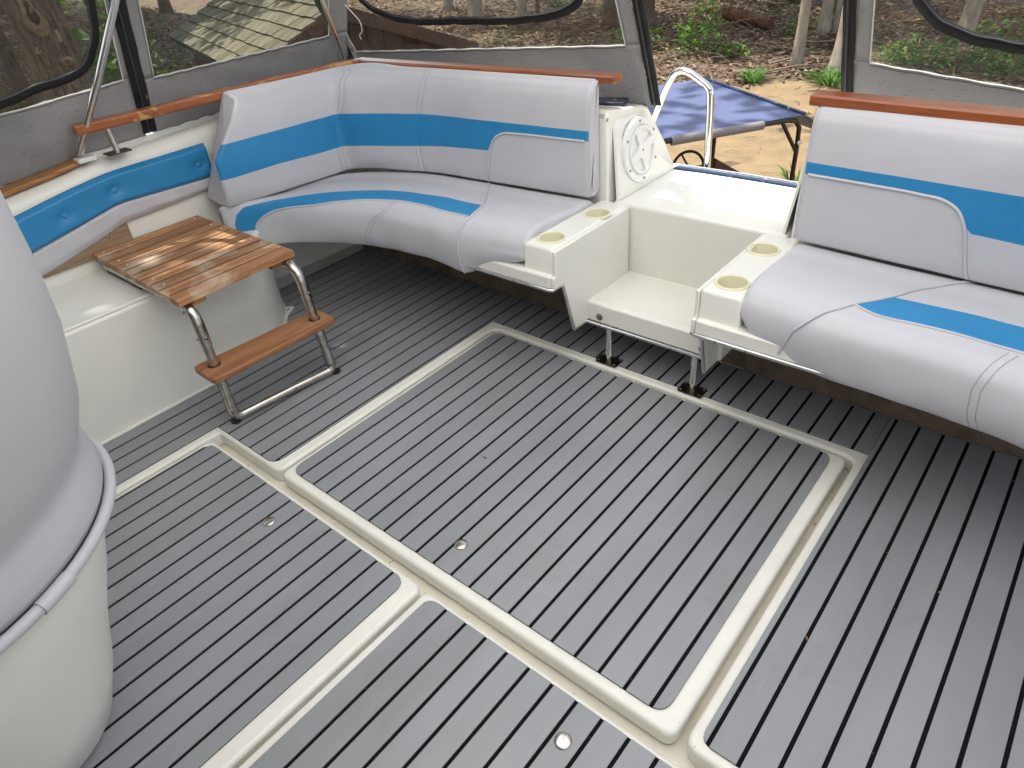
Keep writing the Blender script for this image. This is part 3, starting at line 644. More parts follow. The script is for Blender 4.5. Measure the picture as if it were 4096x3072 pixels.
# bits of leaf and grit on the floor
g = G(); q = random.Random(21)
for k in range(150):
    x = q.uniform(-.7, 2.2); y = q.uniform(-.9, 1.2); z = .0012
    if q.random() < .6: x = round(x/PITCH)*PITCH+q.uniform(-.003, .003); z = -.0018
    if x < .55 and y < -.45: continue
    s_ = q.uniform(.001, .0035) if q.random() < .88 else q.uniform(.005, .010); a = q.uniform(0, PI)
    d = Vector((math.cos(a), math.sin(a), 0))*s_; w = Vector((-math.sin(a), math.cos(a), 0))*s_*.4; p = Vector((x, y, z)); o = len(g.v)
    g.v += [tuple(p-d), tuple(p+w), tuple(p+d+Vector((0, 0, s_*.3))), tuple(p-w)]; g.f.append((o, o+1, o+2, o+3))
db = g.build('floor_debris', 'litter', None, smooth=0); tag(db, 'tiny bits of leaf and grit scattered on the planked floor', 'debris'); db['kind'] = 'stuff'

# ------------------------------------------------------------------ folding teak step
t = thing('folding_step', 'teak slatted folding boarding step on bent steel tube legs', 'step', (-.45, .25, 0))
x = -1.108
for k in range(10):
    w = .0665; x1 = x+w-.0055; f = k/9
    G().prism([(x, .030-.018*f), (x1, .029-.018*f), (x1, .448-.004*f), (x, .449-.004*f)], .456, .4780+random.uniform(-.0008, .0008)).build('slat', 'teak_top', t, smooth=0, bevel=.0025)
    if k in (0, 2, 3, 6, 7):
        for sy in (.060-.015*f, .420): screw(t, ((x+x1)/2+random.uniform(-.006, .006), sy, .4782), (0, 0, 1), .0055, 'alu', 'slat_screw')
    x += w
G().prism([(-1.10, .034), (-.452, .016), (-.452, .440), (-1.10, .444)], .4565, .4766).build('slat_backing', 'rubber', t, smooth=0)  # dark sheet just below the slat tops, filling the gaps
for y in (.085, .375): G().box(-1.08, -.462, y-.022, y+.022, .436, .4555).build('cleat', 'teak_step', t, smooth=0, bevel=.003)
for y in (.050, .410): G().box(-1.06, -.80, y-.012, y+.012, .4125, .424).build('shelf_bracket', 'rubber', t, smooth=0)
legs = {'l': [(-1.06, .046, .438), (-.62, .045, .438), (-.500, .044, .438), (-.468, .043, .432), (-.446, .042, .412), (-.437, .041, .382), (-.437, .041, .31), (-.432, .040, .16), (-.428, .039, .062), (-.4265, .040, .040), (-.423, .046, .026), (-.420, .060, .021)],
        'r': [(-1.06, .414, .440), (-.60, .414, .440), (-.485, .414, .441), (-.447, .415, .434), (-.420, .416, .412), (-.408, .417, .380), (-.404, .418, .31), (-.388, .421, .16), (-.377, .423, .062), (-.3735, .422, .040), (-.374, .415, .026), (-.376, .402, .021)]}
for s, P in legs.items():
    G().tube(P, .0162, 16).build('tube_leg', 'steel', t, smooth=60)
    G().tube(P[2:7], .0185, 16).build('elbow_fitting', 'steel', t, smooth=60)
    G().tube([Vector(P[7]).lerp(Vector(P[8]), .55)]+P[8:], .0185, 16).build('elbow_fitting', 'steel', t, smooth=60)
    G().tube([Vector(P[6]).lerp(Vector(P[7]), .72), Vector(P[6]).lerp(Vector(P[7]), 1.05), Vector(P[7]).lerp(Vector(P[8]), .12)], .0185, 16).build('tee_fitting', 'steel', t, smooth=60)
    for i, ax_ in ((3, (0, -1, .3)), (6, (0, -1, 0)), (6, (1, 0, 0)), (8, (1, -.5, 0))):
        p = Vector(P[i])+Vector((0, 0, .03 if i == 6 else -.01)); a = Vector(ax_).normalized(); screw(t, p+a*.0175, a, .0065, 'bolt', 'rivet', .005)
    G().lathe([(.017, 0), (.019, .008)], (P[9][0], P[9][1]+(.012 if s == 'r' else -.002), 0), 14).build('rubber_foot', 'rubber', t, smooth=40)
G().tube([(-.421, .05, .0205), (-.398, .25, .0205), (-.375, .412, .0205)], .0162, 16).build('tube_rung', 'steel', t, smooth=60)
G().tube([(-.432, .044, .195), (-.410, .23, .195), (-.390, .42, .195)], .011, 12).build('tread_bar', 'alu', t, smooth=60)
for y in (.12, .2, .3, .38): screw(t, (-.411+.11*(y-.23)+.010, y, .195), (1, 0, 0), .005, 'bolt', 'rivet')
G().prism(fillet([(-.490, -.010), (-.352, -.012), (-.334, .468), (-.455, .474)], .022), .212, .233).build('tread', 'teak_step', t, smooth=40, bevel=.004)
for xx, yy_ in ((-.4345, .0405), (-.3965, .4195)): G().lathe([(.0215, 0), (.0215, .0006)], (xx, yy_, .2328), 20).build('tube_hole', 'rubber', t)

# ------------------------------------------------------------------ teak rails
def rail_prism(pts, w, h, name, mat, parent, bevel=.006):
    g = G(); R = []
    P = [Vector(p) for p in pts]
    for i, p in enumerate(P):
        d = (P[min(i+1, len(P)-1)]-P[max(i-1, 0)]); d.z = 0; d.normalize(); nrm = Vector((-d.y, d.x, 0))
        R.append([p+nrm*w/2+Vector((0, 0, -h/2)), p-nrm*w/2+Vector((0, 0, -h/2)), p-nrm*w/2+Vector((0, 0, h/2)), p+nrm*w/2+Vector((0, 0, h/2))])
    g.rings(R, True); return g.build(name, mat, parent, smooth=40, bevel=bevel, seg=2)
t = thing('teak_handrail', 'worn varnished teak handrail running along the left gunwale and behind the corner backrest', 'handrail', (-1.1, .25, .78))
rail_prism([(-1.135, .150, .880), (-1.115, .28, .882), (-1.092, .42, .884), (-1.058, .70, .888), (-1.022, .95, .890), (-.985, 1.20, .892), (-.962, 1.285, .892)], .052, .033, 'side_rail', 'teak_rail', t)
rail_prism([(-.985, 1.285, .893), (-.85, 1.292, .893), (-.3, 1.318, .895), (.285, 1.348, .897)], .062, .027, 'rear_rail', 'teak_railx', t)
st = G().tube([(-1.104, .249, .785), (-1.109, .247, .868)], .0125, 16).build('stanchion', 'chrome', t, smooth=60)
G().prism(fillet([(-1.134, .208), (-1.074, .208), (-1.070, .290), (-1.128, .290)], .008), .783, .7865).build('base_plate', 'dark_metal', st, smooth=40)
for x in (-.6, .1): G().tube([(x, 1.335, .78), (x, 1.335, .885)], .0125, 14).build('stanchion', 'chrome', t, smooth=60)
t = thing('teak_rail', 'short varnished teak rail above the backrest at the right edge', 'handrail', (1.4, 1.3, .78))
rail_prism([(.940, 1.300, .902), (1.5, 1.272, .902), (2.1, 1.245, .90)], .066, .030, 'rear_rail', 'teak_railx', t)
for x in (1.2, 1.8): G().tube([(x, 1.30, .76), (x, 1.30, .89)], .0125, 14).build('stanchion', 'chrome', t, smooth=60)
# weathered boards on the gunwale
def gboard(label, mat, x0, x1, y1, z, tilt):
    g = G(); R = []
    for k, y in enumerate([-1.3, -.8, -.4, -.15, 0, .1, y1-.02, y1]):
        dz = gz(y)*1.0; w = .0 if k < 7 else .012
        R.append([(x0+w*tilt, y, z+dz), (x1-w, y, z+dz), (x1-w, y, z+dz+.016), (x0+w*tilt, y, z+dz+.016)])
    return tag(g.rings(R).build('gunwale_board', mat, None, smooth=30, bevel=.004), label, 'board', 'boards laid along the left gunwale')
gboard('orange-brown bare wood board on the inner edge of the left gunwale', 'board_new', -1.232, -1.143, .158, .770, 1)
b2 = gboard('grey weathered wood board beside the canvas on the left gunwale', 'board_old', -1.335, -1.238, .150, .788, 3)
for y in (-.02, .09): G().lathe([(.006, 0), (.0055, .0005)], (-1.28, y, .804+gz(y)), 10).build('screw_hole', 'hollow', b2)

# ------------------------------------------------------------------ canvas enclosure
def side_p(y, z): return Vector((-1.2+.35*(z-.79)+.02*max(0, y-.6), y, z))
def rear_p(x, z): return Vector((x, 1.574+.08*(x-.3)-.45*(z-.764), z))
def rear_r(x, z): return Vector((x, 1.574-.08*(x-.91)-.45*(z-.764), z))
def sheet(g, fn, s0, s1, z0, z1, ns=30, nz=12, wr=.004, seed=0):
    f = lambda v, s: v(s) if callable(v) else v
    nrm = (fn(.1, 0)-fn(0, 0)).cross(fn(0, .1)-fn(0, 0)).normalized(); A = []
    for i in range(ns+1):
        s = s0+(s1-s0)*i/ns; row = []
        for j in range(nz+1):
            z = f(z0, s)+(f(z1, s)-f(z0, s))*j/nz
            row.append(fn(s, z)+nrm*wr*(math.sin(s*41+seed)*math.sin(z*13+seed)+.6*math.sin(s*83+z*20+seed*2)+.5*math.sin(s*17+z*60)))
        A.append(row)
    return g.grid(A)
def curtain(label, fn, a0, a1, zb, wz, wa0, wa1, zt, arc=None, zips=(), seed=0, group='curtains of the canvas enclosure'):
    f = lambda v, s: v(s) if callable(v) else v
    t = thing('enclosure_curtain', label, 'boat curtain', tuple(fn((max(a0, -1.3)+a1)/2, f(zb, a1))), group)
    g = G(); sheet(g, fn, a0, a1, zb, wz, 60, 14, .0035, seed)
    if wa0 > a0: sheet(g, fn, a0, wa0, wz, zt, 4, 20, .0015, seed)
    if a1 > wa1: sheet(g, fn, wa1, a1, wz, zt, 4, 20, .0015, seed)
    g.build('canvas_panel', 'canvas', t, smooth=180, solid=.002)
    sheet(G(), fn, wa0-.004, wa1+.004, lambda s: f(wz, s)-.004, zt, 50, 24, .002, seed+3).build('clear_window', 'clear', t, smooth=180)
    nrm = (fn(.1, 0)-fn(0, 0)).cross(fn(0, .1)-fn(0, 0)).normalized()
    if nrm.dot(Vector(CAM_LOC)-fn(a0, .9)) < 0: nrm = -nrm
    bp = [fn(wa0, f(wz, wa0)+(zt-f(wz, wa0))*k/12) for k in range(12, 0, -1)]+[fn(wa0+(wa1-wa0)*k/50, f(wz, wa0+(wa1-wa0)*k/50)+.0012*math.sin(k*1.3)) for k in range(51)]+[fn(wa1, f(wz, wa1)+(zt-f(wz, wa1))*k/12) for k in range(1, 13)]
    G().tube([p+nrm*.004 for p in bp], .0022, 6).build('window_binding', 'bind', t, smooth=180)
    G().tube([p+nrm*.0035+Vector((0, 0, -.007)) for p in bp[12:63]], .0008, 5).build('hem_stitching', 'zip', t, smooth=180)
    if arc:
        kt, _ = chord(arc); c = cr(arc, kt, np.linspace(0, 1, 90))
        wd = .014
        def off(i, d):
            tg = c[min(i+1, 89)]-c[max(i-1, 0)]; tg = tg/np.linalg.norm(tg); q = c[i]+np.array([-tg[1], tg[0]])*d; return fn(q[0], q[1])+nrm*(.006+.002*math.sin(i*.9))
        z = G().grid([[off(i, -wd), off(i, 0), off(i, wd)] for i in range(90)]).build('flap_zipper', 'zip', t, smooth=180, solid=.003)
        G().tube([off(i, .011)+nrm*.003 for i in range(90)], .0026, 6).build('zipper_teeth', 'zipteeth', z, smooth=180)
    for (zs0, zs1, zbz, ztz, w) in zips:
        A = [[fn(zs0+(zs1-zs0)*k/30+d, zbz+(ztz-zbz)*k/30)+nrm*(.005+.002*math.sin(k*.8)) for d in (-w, -w*.3, w*.3, w)] for k in range(31)]
        z = G().grid(A).build('zipper', 'zip', t, smooth=180, solid=.003)
        G().tube([fn(zs0+(zs1-zs0)*k/30-w*.2, zbz+(ztz-zbz)*k/30)+nrm*.009 for k in range(31)], .003, 6).build('zipper_teeth', 'zipteeth', z, smooth=180)
    return t
ZT = 1.32
curtain('grey canvas side curtain with clear window and curved zipper beside the big tree trunk', side_p, -1.6, .404, lambda s: .772+gz(s)+.008, lambda s: .978+.055*max(0, s)**1, -1.5, .368, ZT,
        arc=[(-.9, .98), (-.4, .985), (-.023, 1.010), (.117, 1.036), (.172, 1.040), (.219, 1.050), (.259, 1.071), (.296, 1.122), (.314, 1.172), (.322, 1.25), (.322, 1.32)], seed=1)
curtain('grey canvas side curtain whose clear window shows the shingled shed roof', side_p, .435, 1.362, lambda s: .785+gz(s)-.01, lambda s: .985+.012*(s-.49), .478, 1.262, ZT,
        zips=[(.422, .405, .80, ZT, .026)], seed=2)
curtain('grey canvas rear curtain with arched black zipper behind the corner backrest', rear_p, -1.165, .285, .755, lambda s: .905+.070*(s+1.2)/1.44, -1.115, .235, ZT,
        arc=[(-.965, 1.32), (-.955, 1.22), (-.905, 1.115), (-.82, 1.070), (-.731, 1.052), (-.45, 1.050), (-.125, 1.060), (.02, 1.082), (.095, 1.115), (.135, 1.18), (.15, 1.32)],
        zips=[(.306, .318, .767, ZT, .019), (-1.195, -1.150, .80, ZT, .030)], seed=3)
curtain('grey canvas rear curtain with arched black zipper above the short teak rail', rear_r, .975, 2.2, .755, lambda s: .962-.103*(s-1.02), 1.020, 2.1, ZT,
        arc=[(1.085, 1.32), (1.095, 1.2), (1.13, 1.125), (1.165, 1.085), (1.215, 1.058), (1.365, 1.026), (1.6, 1.02), (2.0, 1.02)],
        zips=[(.962, .957, .765, ZT, .017)], seed=4)
t = thing('canvas_top', 'grey canvas top shading the cockpit, with an added pale light panel', 'canopy', (.6, 0, 1.85))
def top_z(x, y): u = (x+.856)/3.9; return 1.772+.17*math.sin(PI*max(0, min(1, u)))+.006*math.sin(y*11+x*5)*min(1, u*8)
def top_sheet(g, x0, x1, y0, y1, n=14): return g.grid([[(x0+(x1-x0)*i/n, y0+(y1-y0)*j/n, top_z(x0+(x1-x0)*i/n, y0+(y1-y0)*j/n)) for j in range(n+1)] for i in range(n+1)])
PX0, PX1, PY0, PY1 = -.30, 2.25, -.95, 1.12
g = G(); top_sheet(g, -.856, PX0, -2.0, 1.34); top_sheet(g, PX1, 2.9, -2.0, 1.34); top_sheet(g, PX0, PX1, -2.0, PY0); top_sheet(g, PX0, PX1, PY1, 1.34)
sheet(g, side_p, -2.0, 1.36, ZT-.01, 1.775, 40, 8, .001, 5)  # unseen valance added above the side windows to keep sun off the floor
g.build('top_canvas', 'canvas', t, smooth=180, solid=.002)
top_sheet(G(), PX0-.02, PX1+.02, PY0-.02, PY1+.02).build('added_light_panel', 'lightpanel', t, smooth=180)  # pale panel added to the unseen top to light the cockpit centre
# canopy bows and snap fittings
t = thing('canopy_bow', 'polished steel canopy pole rising from the left gunwale by the teak handrail', 'pole', (-1.14, .15, .79), 'canopy poles')
G().tube([(-1.140, .150, .822), (-1.06, .268, 1.03), (-.991, .383, 1.244), (-.86, .60, 1.64)], .0125, 18).build('pole', 'chrome', t, smooth=60)
G().tube([(-1.146, .142, .806), (-1.136, .157, .836)], .0155, 16).build('end_cap', 'chrome', t, smooth=60)
G().prism(fillet([(-1.165, .118), (-1.115, .118), (-1.115, .182), (-1.165, .182)], .008), .775, .790).build('deck_hinge', 'plastic', t, smooth=40, bevel=.003)
G().lathe([(.012, -.009), (.012, .009)], (-1.146, .142, .805), 14, (1, 0, 0)).build('hinge_pin', 'bolt', t)
t = thing('canopy_bow', 'polished steel canopy pole at the corner between the left and rear curtains', 'pole', (-1.10, 1.35, .80), 'canopy poles')
G().tube([(-1.128, 1.348, .80), (-1.029, 1.205, 1.136), (-.90, 1.02, 1.56)], .011, 18).build('pole', 'chrome', t, smooth=60)
# grab rail on the swim platform, phone, drifting thread
kt = [(.115, 1.80, .40), (.150, 1.80, .60), (.195, 1.80, .715), (.232, 1.80, .795), (.252, 1.80, .824), (.274, 1.80, .833), (.30, 1.80, .831), (.352, 1.80, .806), (.382, 1.80, .790), (.398, 1.80, .772), (.402, 1.80, .74), (.408, 1.80, .60), (.414, 1.80, .40), (.414, 1.80, .10)]
K = np.array(kt); ck, _ = chord(K); sm = cr(K, ck, np.linspace(0, 1, 60))
t = thing('grab_rail', 'bent polished steel grab rail standing behind the transom', 'grab rail', (.26, 1.8, .1))
G().tube([(.115, 1.80, .10)]+[tuple(p) for p in sm], .0135, 18).build('tube', 'chrome', t, smooth=60)
for x in (.115, .414): G().lathe([(.03, 0), (.03, .006), (.018, .012)], (x, 1.8, .098), 20).build('base_flange', 'chrome', t, smooth=50)
sw = G().box(-.4, 1.6, 1.745, 2.15, .04, .098).build('swim_platform', 'gel', boat, smooth=0, bevel=.01)
ph = thing('phone', 'dark navy phone lying on the coaming behind the corner backrest', 'phone', (.17, 1.45, .79))
d = Vector((.080, .031, 0)).normalized(); n_ = Vector((-d.y, d.x, 0)); c0 = Vector((.165, 1.455, 0))
pp = fillet([tuple((c0+d*a+n_*b)[:2]) for a, b in ((-.078, -.038), (.078, -.038), (.078, .038), (-.078, .038))], .010)
G().prism(pp, .7855, .7965).build('case', 'phone', ph, smooth=50, bevel=.003)
G().box(c0.x+.02, c0.x+.045, c0.y+.005, c0.y+.028, .7966, .7985).build('camera_bump', 'rubber', ph, bevel=.002)
kk = cr([(-1.02, 1.11), (-1.0, 1.075), (-.985, 1.04), (-1.0, 1.005), (-1.03, .985), (-1.035, .968)], [0, .2, .45, .65, .85, 1], np.linspace(0, 1, 30))
nr = (rear_p(.1, 0)-rear_p(0, 0)).cross(rear_p(0, .1)-rear_p(0, 0)).normalized(); nr = nr if nr.y < 0 else -nr
tag(G().tube([rear_p(a, b)+nr*.008 for a, b in kk], .0022, 6).build('loose_thread', 'plastic', None, smooth=180), 'white loose thread hanging on the rear clear window', 'thread')

# ------------------------------------------------------------------ helm chair in the foreground
HC = (.208, -.881, 0)
t = thing('helm_chair', 'white round-backed helm chair on a tapered fibreglass base at the left edge, nearest the viewer', 'chair', HC)
G().lathe([(.13, -.003), (.165, .005), (.187, .025), (.232, .14), (.275, .28), (.32, .40), (.355, .51), (.365, .555), (.385, .566)], HC, 96, cap1=False).build('base', 'gel', t, smooth=50)
G().lathe([(.35, .580), (.384, .584), (.389, .60), (.386, .63), (.380, .660), (.3785, .672), (.384, .69), (.398, .72), (.413, .76), (.437, .88), (.445, 1.0), (.446, 1.12), (.435, 1.20), (.405, 1.24), (.37, 1.235), (.345, 1.19), (.33, .95), (.32, .75), (.0, .72)], HC, 110).build('upholstery', 'vinyl_helm', t, smooth=180)
G().tube([(HC[0]+.392*math.cos(2*PI*k/96), HC[1]+.392*math.sin(2*PI*k/96), .574) for k in range(97)], .0105, 12, False).build('piping', 'vinyl_helm', t, smooth=180)
G().tube([(HC[0]+.393*math.cos(a), HC[1]+.393*math.sin(a), .574) for a in np.linspace(.42, .58, 8)], .0130, 12).build('piping_joint', 'vinyl_helm', t, smooth=60)

# ------------------------------------------------------------------ yard: ground, sand, forest
GR = -1.9
def gh(x, y):
    d = math.hypot(x-1.6, y+.7); r = max(0, d-13.5)
    return GR+.055*r+.10*max(0, -9.5-x)*max(0, min(1, (13-y)/4))+.10*math.sin(x*.5+1)*math.sin(y*.43)*min(1, r/3)+(.0 if d < 10 else .03*math.sin(x*2.1)*math.sin(y*1.7))
def axis_pts(a, b, fine0, fine1, sf, sc):
    out = []; v = a
    while v < b: out.append(v); v += sf if fine0 <= v < fine1 else sc
    return out+[b]
xs = axis_pts(-90, 90, -26, 6, .5, 6); ysg = axis_pts(-60, 120, -3, 30, .5, 6)
struct(G().grid([[(x, y, gh(x, y)) for y in ysg] for x in xs]).build('ground', 'ground', None, smooth=180))
sand = [(-7, 3.0), (-6.8, 6.5), (-6.1, 9.5), (-5.4, 11.2), (-4.7, 12.1), (-4.05, 12.7), (-3.75, 12.9), (-3.4, 13.15), (-2.95, 13.35), (-2.6, 13.5), (-2.1, 13.45), (-1.4, 13.1), (-.6, 12.6), (.5, 12.5), (2, 12.2), (5, 11), (9, 9), (9, 2), (2, 1.2)]
pts = []
for i in range(len(sand)):
    a = Vector(sand[i]); b = Vector(sand[(i+1) % len(sand)])
    for k in range(6):
        p = a.lerp(b, k/6); pts.append((p.x+.12*math.sin(i*7+k*2.3), p.y+.10*math.sin(i*5+k*3.1)))
bm = bmesh.new(); vv_ = [bm.verts.new((p[0], p[1], 0)) for p in pts]; bm.faces.new(vv_); bmesh.ops.triangulate(bm, faces=bm.faces)
bmesh.ops.subdivide_edges(bm, edges=[e for e in bm.edges if e.calc_length() > 1.2], cuts=2)
bmesh.ops.triangulate(bm, faces=bm.faces)
bmesh.ops.subdivide_edges(bm, edges=[e for e in bm.edges if e.calc_length() > .8], cuts=1); bmesh.ops.triangulate(bm, faces=bm.faces)
for v in bm.verts: v.co.z = gh(v.co.x, v.co.y)+.02
me = bpy.data.meshes.new('sand_yard'); bm.to_mesh(me); bm.free(); me.materials.append(M['sand'])
so = bpy.data.objects.new('sand_yard', me); COL.objects.link(so); struct(so)
def in_sand(x, y):
    c = False; j = len(pts)-1
    for i in range(len(pts)):
        if (pts[i][1] > y) != (pts[j][1] > y) and x < (pts[j][0]-pts[i][0])*(y-pts[i][1])/(pts[j][1]-pts[i][1])+pts[i][0]: c = not c
        j = i
    return c
g = G(); rr = random.Random(3)
def leaf(g, p, s, rr, up=.35):
    a = rr.uniform(0, 2*PI); d = Vector((math.cos(a), math.sin(a), rr.uniform(-up, up))); w = Vector((-math.sin(a), math.cos(a), rr.uniform(-up, up)))
    o = len(g.v); p = Vector(p)
    g.v += [tuple(p-d*s), tuple(p+w*s*.45+Vector((0, 0, s*.25))), tuple(p+d*s), tuple(p-w*s*.45+Vector((0, 0, s*.25)))]; g.f.append((o, o+1, o+2, o+3))
cnt = 0
while cnt < 42000:
    if rr.random() < .8:
        u = rr.random()**.8; dist = 14+u*16; an = math.radians(rr.uniform(60, 152)); x = 1.6+dist*math.cos(an); y = -.7+dist*math.sin(an)
    else:
        dist = rr.uniform(6, 26); an = math.radians(rr.uniform(145, 172)); x = 1.6+dist*math.cos(an); y = -.7+dist*math.sin(an)
    if in_sand(x, y) and rr.random() > .01: continue
    leaf(g, (x, y, gh(x, y)+rr.uniform(.015, .05)), rr.uniform(.045, .10), rr); cnt += 1
lf = g.build('leaf_litter', 'litter', None, smooth=0); tag(lf, 'brown fallen leaves covering the forest floor', 'leaf litter'); lf['kind'] = 'stuff'
g = G()
for k in range(420):
    dist = rr.uniform(13.6, 27); an = math.radians(rr.uniform(60, 150)); x = 1.6+dist*math.cos(an); y = -.7+dist*math.sin(an)
    if in_sand(x, y): continue
    a = rr.uniform(0, PI); ln = rr.uniform(.25, 1.3); z = gh(x, y)+.05
    p0 = Vector((x, y, z)); p2 = p0+Vector((math.cos(a)*ln, math.sin(a)*ln, rr.uniform(-.02, .25)*ln)); p1 = p0.lerp(p2, .5)+Vector((rr.uniform(-.08, .08), rr.uniform(-.08, .08), .04))
    r = rr.uniform(.006, .022); g.tube([p0, p1, p2], [r, r*.8, r*.4], 5)
tw = g.build('twigs', 'twig', None, smooth=60); tag(tw, 'dry twigs strewn over the forest floor', 'twigs'); tw['kind'] = 'stuff'
g = G()
for k in range(260):
    x = rr.uniform(-5.5, 3); y = rr.uniform(5.5, 13)
    if not in_sand(x, y): continue
    a = rr.uniform(0, PI); ln = rr.uniform(.06, .35); z = gh(x, y)+.03
    g.tube([(x, y, z), (x+math.cos(a)*ln*.5, y+math.sin(a)*ln*.5, z+.012), (x+math.cos(a+.3)*ln, y+math.sin(a+.3)*ln, z)], rr.uniform(.002, .007), 4)
tw = g.build('sand_twigs', 'twig', None, smooth=60); tag(tw, 'small dry twigs scattered on the sand', 'twigs'); tw['kind'] = 'stuff'
# trees
def crown_mesh(seed):
    r = random.Random(seed); g = G()
    cl = [(r.gauss(0, 1.2), r.gauss(0, 1.2), r.uniform(-1.5, 2.2), r.uniform(.5, 1.1)) for _ in range(26)]
    for cx, cy, cz, cr_ in cl:
        for k in range(60):
            v = Vector((r.gauss(0, 1), r.gauss(0, 1), r.gauss(0, .8))).normalized()*cr_*r.uniform(.5, 1)
            leaf(g, (cx+v.x, cy+v.y, cz+v.z), r.uniform(.07, .14), r, .8)
    return g
CROWNS = []
for sd_ in (1, 2, 3):
    o = crown_mesh(sd_).build('crown', 'crown', None, smooth=0); CROWNS.append(o.data); bpy.data.objects.remove(o)
def dense_crown(seed):
    r = random.Random(seed); g = G()
    for _ in range(70):
        v0 = Vector((r.gauss(0, 1), r.gauss(0, 1), r.gauss(0, .6))).normalized()*2.6*r.random()**.4; v0.z *= .6
        for k in range(70):
            v = Vector((r.gauss(0, 1), r.gauss(0, 1), r.gauss(0, .8))).normalized()*.75*r.uniform(.4, 1); leaf(g, v0+v, r.uniform(.10, .17), r, .8)
    return g
o = dense_crown(9).build('crown', 'crown', None, smooth=0); DENSE = o.data; bpy.data.objects.remove(o)
TREES = []
def tree(label, x, y, r, mat, lean=(0, 0), h=7.5, crown=True, seed=0):
    z0 = gh(x, y)-.1; t = thing('tree', label, 'tree', (x, y, z0), 'trees in the wood around the boat'); q = random.Random(seed)
    P = []; Rr = []
    for k in range(26):
        s = k/25; P.append((x+lean[0]*s*h+.035*math.sin(s*9+seed)*h*.12, y+lean[1]*s*h+.03*math.sin(s*7+seed*2)*h*.12, z0+s*h)); Rr.append(r*(1-.6*s)*(1+.55*math.exp(-s*h/.22))*(1+.05*q.uniform(-1, 1)))
    G().tube(P, Rr, 14).build('trunk', mat, t, smooth=180)
    for k in range(4):
        i = 15+2*k; a = q.uniform(0, 2*PI); p = Vector(P[i]); e = p+Vector((math.cos(a)*1.5, math.sin(a)*1.5, 1.1))
        G().tube([p, p.lerp(e, .5)+Vector((0, 0, .1)), e], [Rr[i]*.45, Rr[i]*.3, .01], 7).build('limb', mat, t, smooth=180)
    if crown:
        c = bpy.data.objects.new('crown', CROWNS[seed % 3]); COL.objects.link(c); c.parent = t; c.location = Vector(P[-1])-Vector((x, y, z0)); c.rotation_euler = (0, 0, seed)
    return t
tree('pale slim tree at the sand edge, nearer the blue canopy of the two pale trunks', -3.68, 14.0, .105, 'bark_pale', (.02, .03), seed=1)
t = tree('pale tree with a torn bark scar beside the right zipper', -2.87, 14.06, .165, 'bark_pale', (.055, .02), seed=2)
G().lathe([(.001, -.30), (.05, -.22), (.075, 0), (.05, .2), (.001, .32)], (-2.745, 13.975, .02), 10, (.1, .05, 1)).build('bark_scar', 'scar', t)
tree('grey-brown tree standing behind between the two pale trunks', -4.31, 17.35, .13, 'bark_pale', (.03, 0), seed=3)
tree('thin stem right against the grey-brown tree behind the pale trunks', -4.08, 17.40, .06, 'bark_pale', (.035, 0), seed=4)
tree('thick dark tree deepest behind the two pale trunks', -4.75, 19.9, .34, 'bark', (0, 0), seed=5)
tree('dark-barked tree just right of the rear curtain zipper', -8.45, 16.4, .20, 'bark', (.01, 0), seed=6)
tree('slim pale tree touching the left of the dark-barked one by the rear curtain zipper', -8.95, 16.9, .12, 'bark_pale', (.01, 0), seed=16)
tree('thin mossy sapling above the blue canopy, left of the other', -9.28, 19.8, .07, 'bark', (.01, .0), seed=7)
tree('thin grey sapling above the blue canopy, right of the other', -8.21, 19.9, .075, 'bark_pale', (0, 0), seed=8)
tree('dark tree far behind the mossy sapling', -11.0, 21.7, .2, 'bark', (0, 0), seed=9)
tree('broad pale-barked tree in the middle of the rear window', -13.1, 15.1, .22, 'bark_pale', (0, 0), seed=10)
tree('slim pale tree right of the middle in the rear window', -11.8, 15.6, .13, 'bark_pale', (0, 0), seed=11)
tree('thin dark stem right of the slim pale tree in the rear window', -11.45, 15.8, .05, 'bark', (0, 0), seed=12)
tree('leaning dark tree at the right end of the rear window', -9.47, 16.2, .17, 'bark', (.035, .01), seed=13)
tree('leaning grey tree seen through the right rear window above the ferns', -1.45, 17.0, .16, 'bark_pale', (.10, .03), seed=14)
tree('slim tree at the right of the right rear window', -.1, 18.5, .11, 'bark_pale', (.06, .03), seed=15)
tree('dark tree behind the big trunk at the upper left', -12.2, 5.2, .30, 'bark', (0, .01), seed=17)
tree('thin dark sapling left of the big trunk', -7.9, 1.62, .035, 'bark', (0, .03), h=4, seed=18)
for i, (x, y) in enumerate([(-16, 17), (-18, 20), (-20, 14.5), (-6.5, 22), (-2.5, 23), (-14, 21), (.5, 22)]):
    tree(['grey tree in the distance, leftmost behind the rear window', 'grey tree farthest off behind the rear window', 'grey tree beyond the shed roof', 'grey tree far behind the rotten log', 'grey tree far behind the thick dark one', 'grey tree far off behind the broad pale one', 'grey tree far off above the ferns'][i], x, y, .15+.02*(i % 4), 'bark' if i % 2 else 'bark_pale', (.01*(i % 3), 0), seed=30+i)
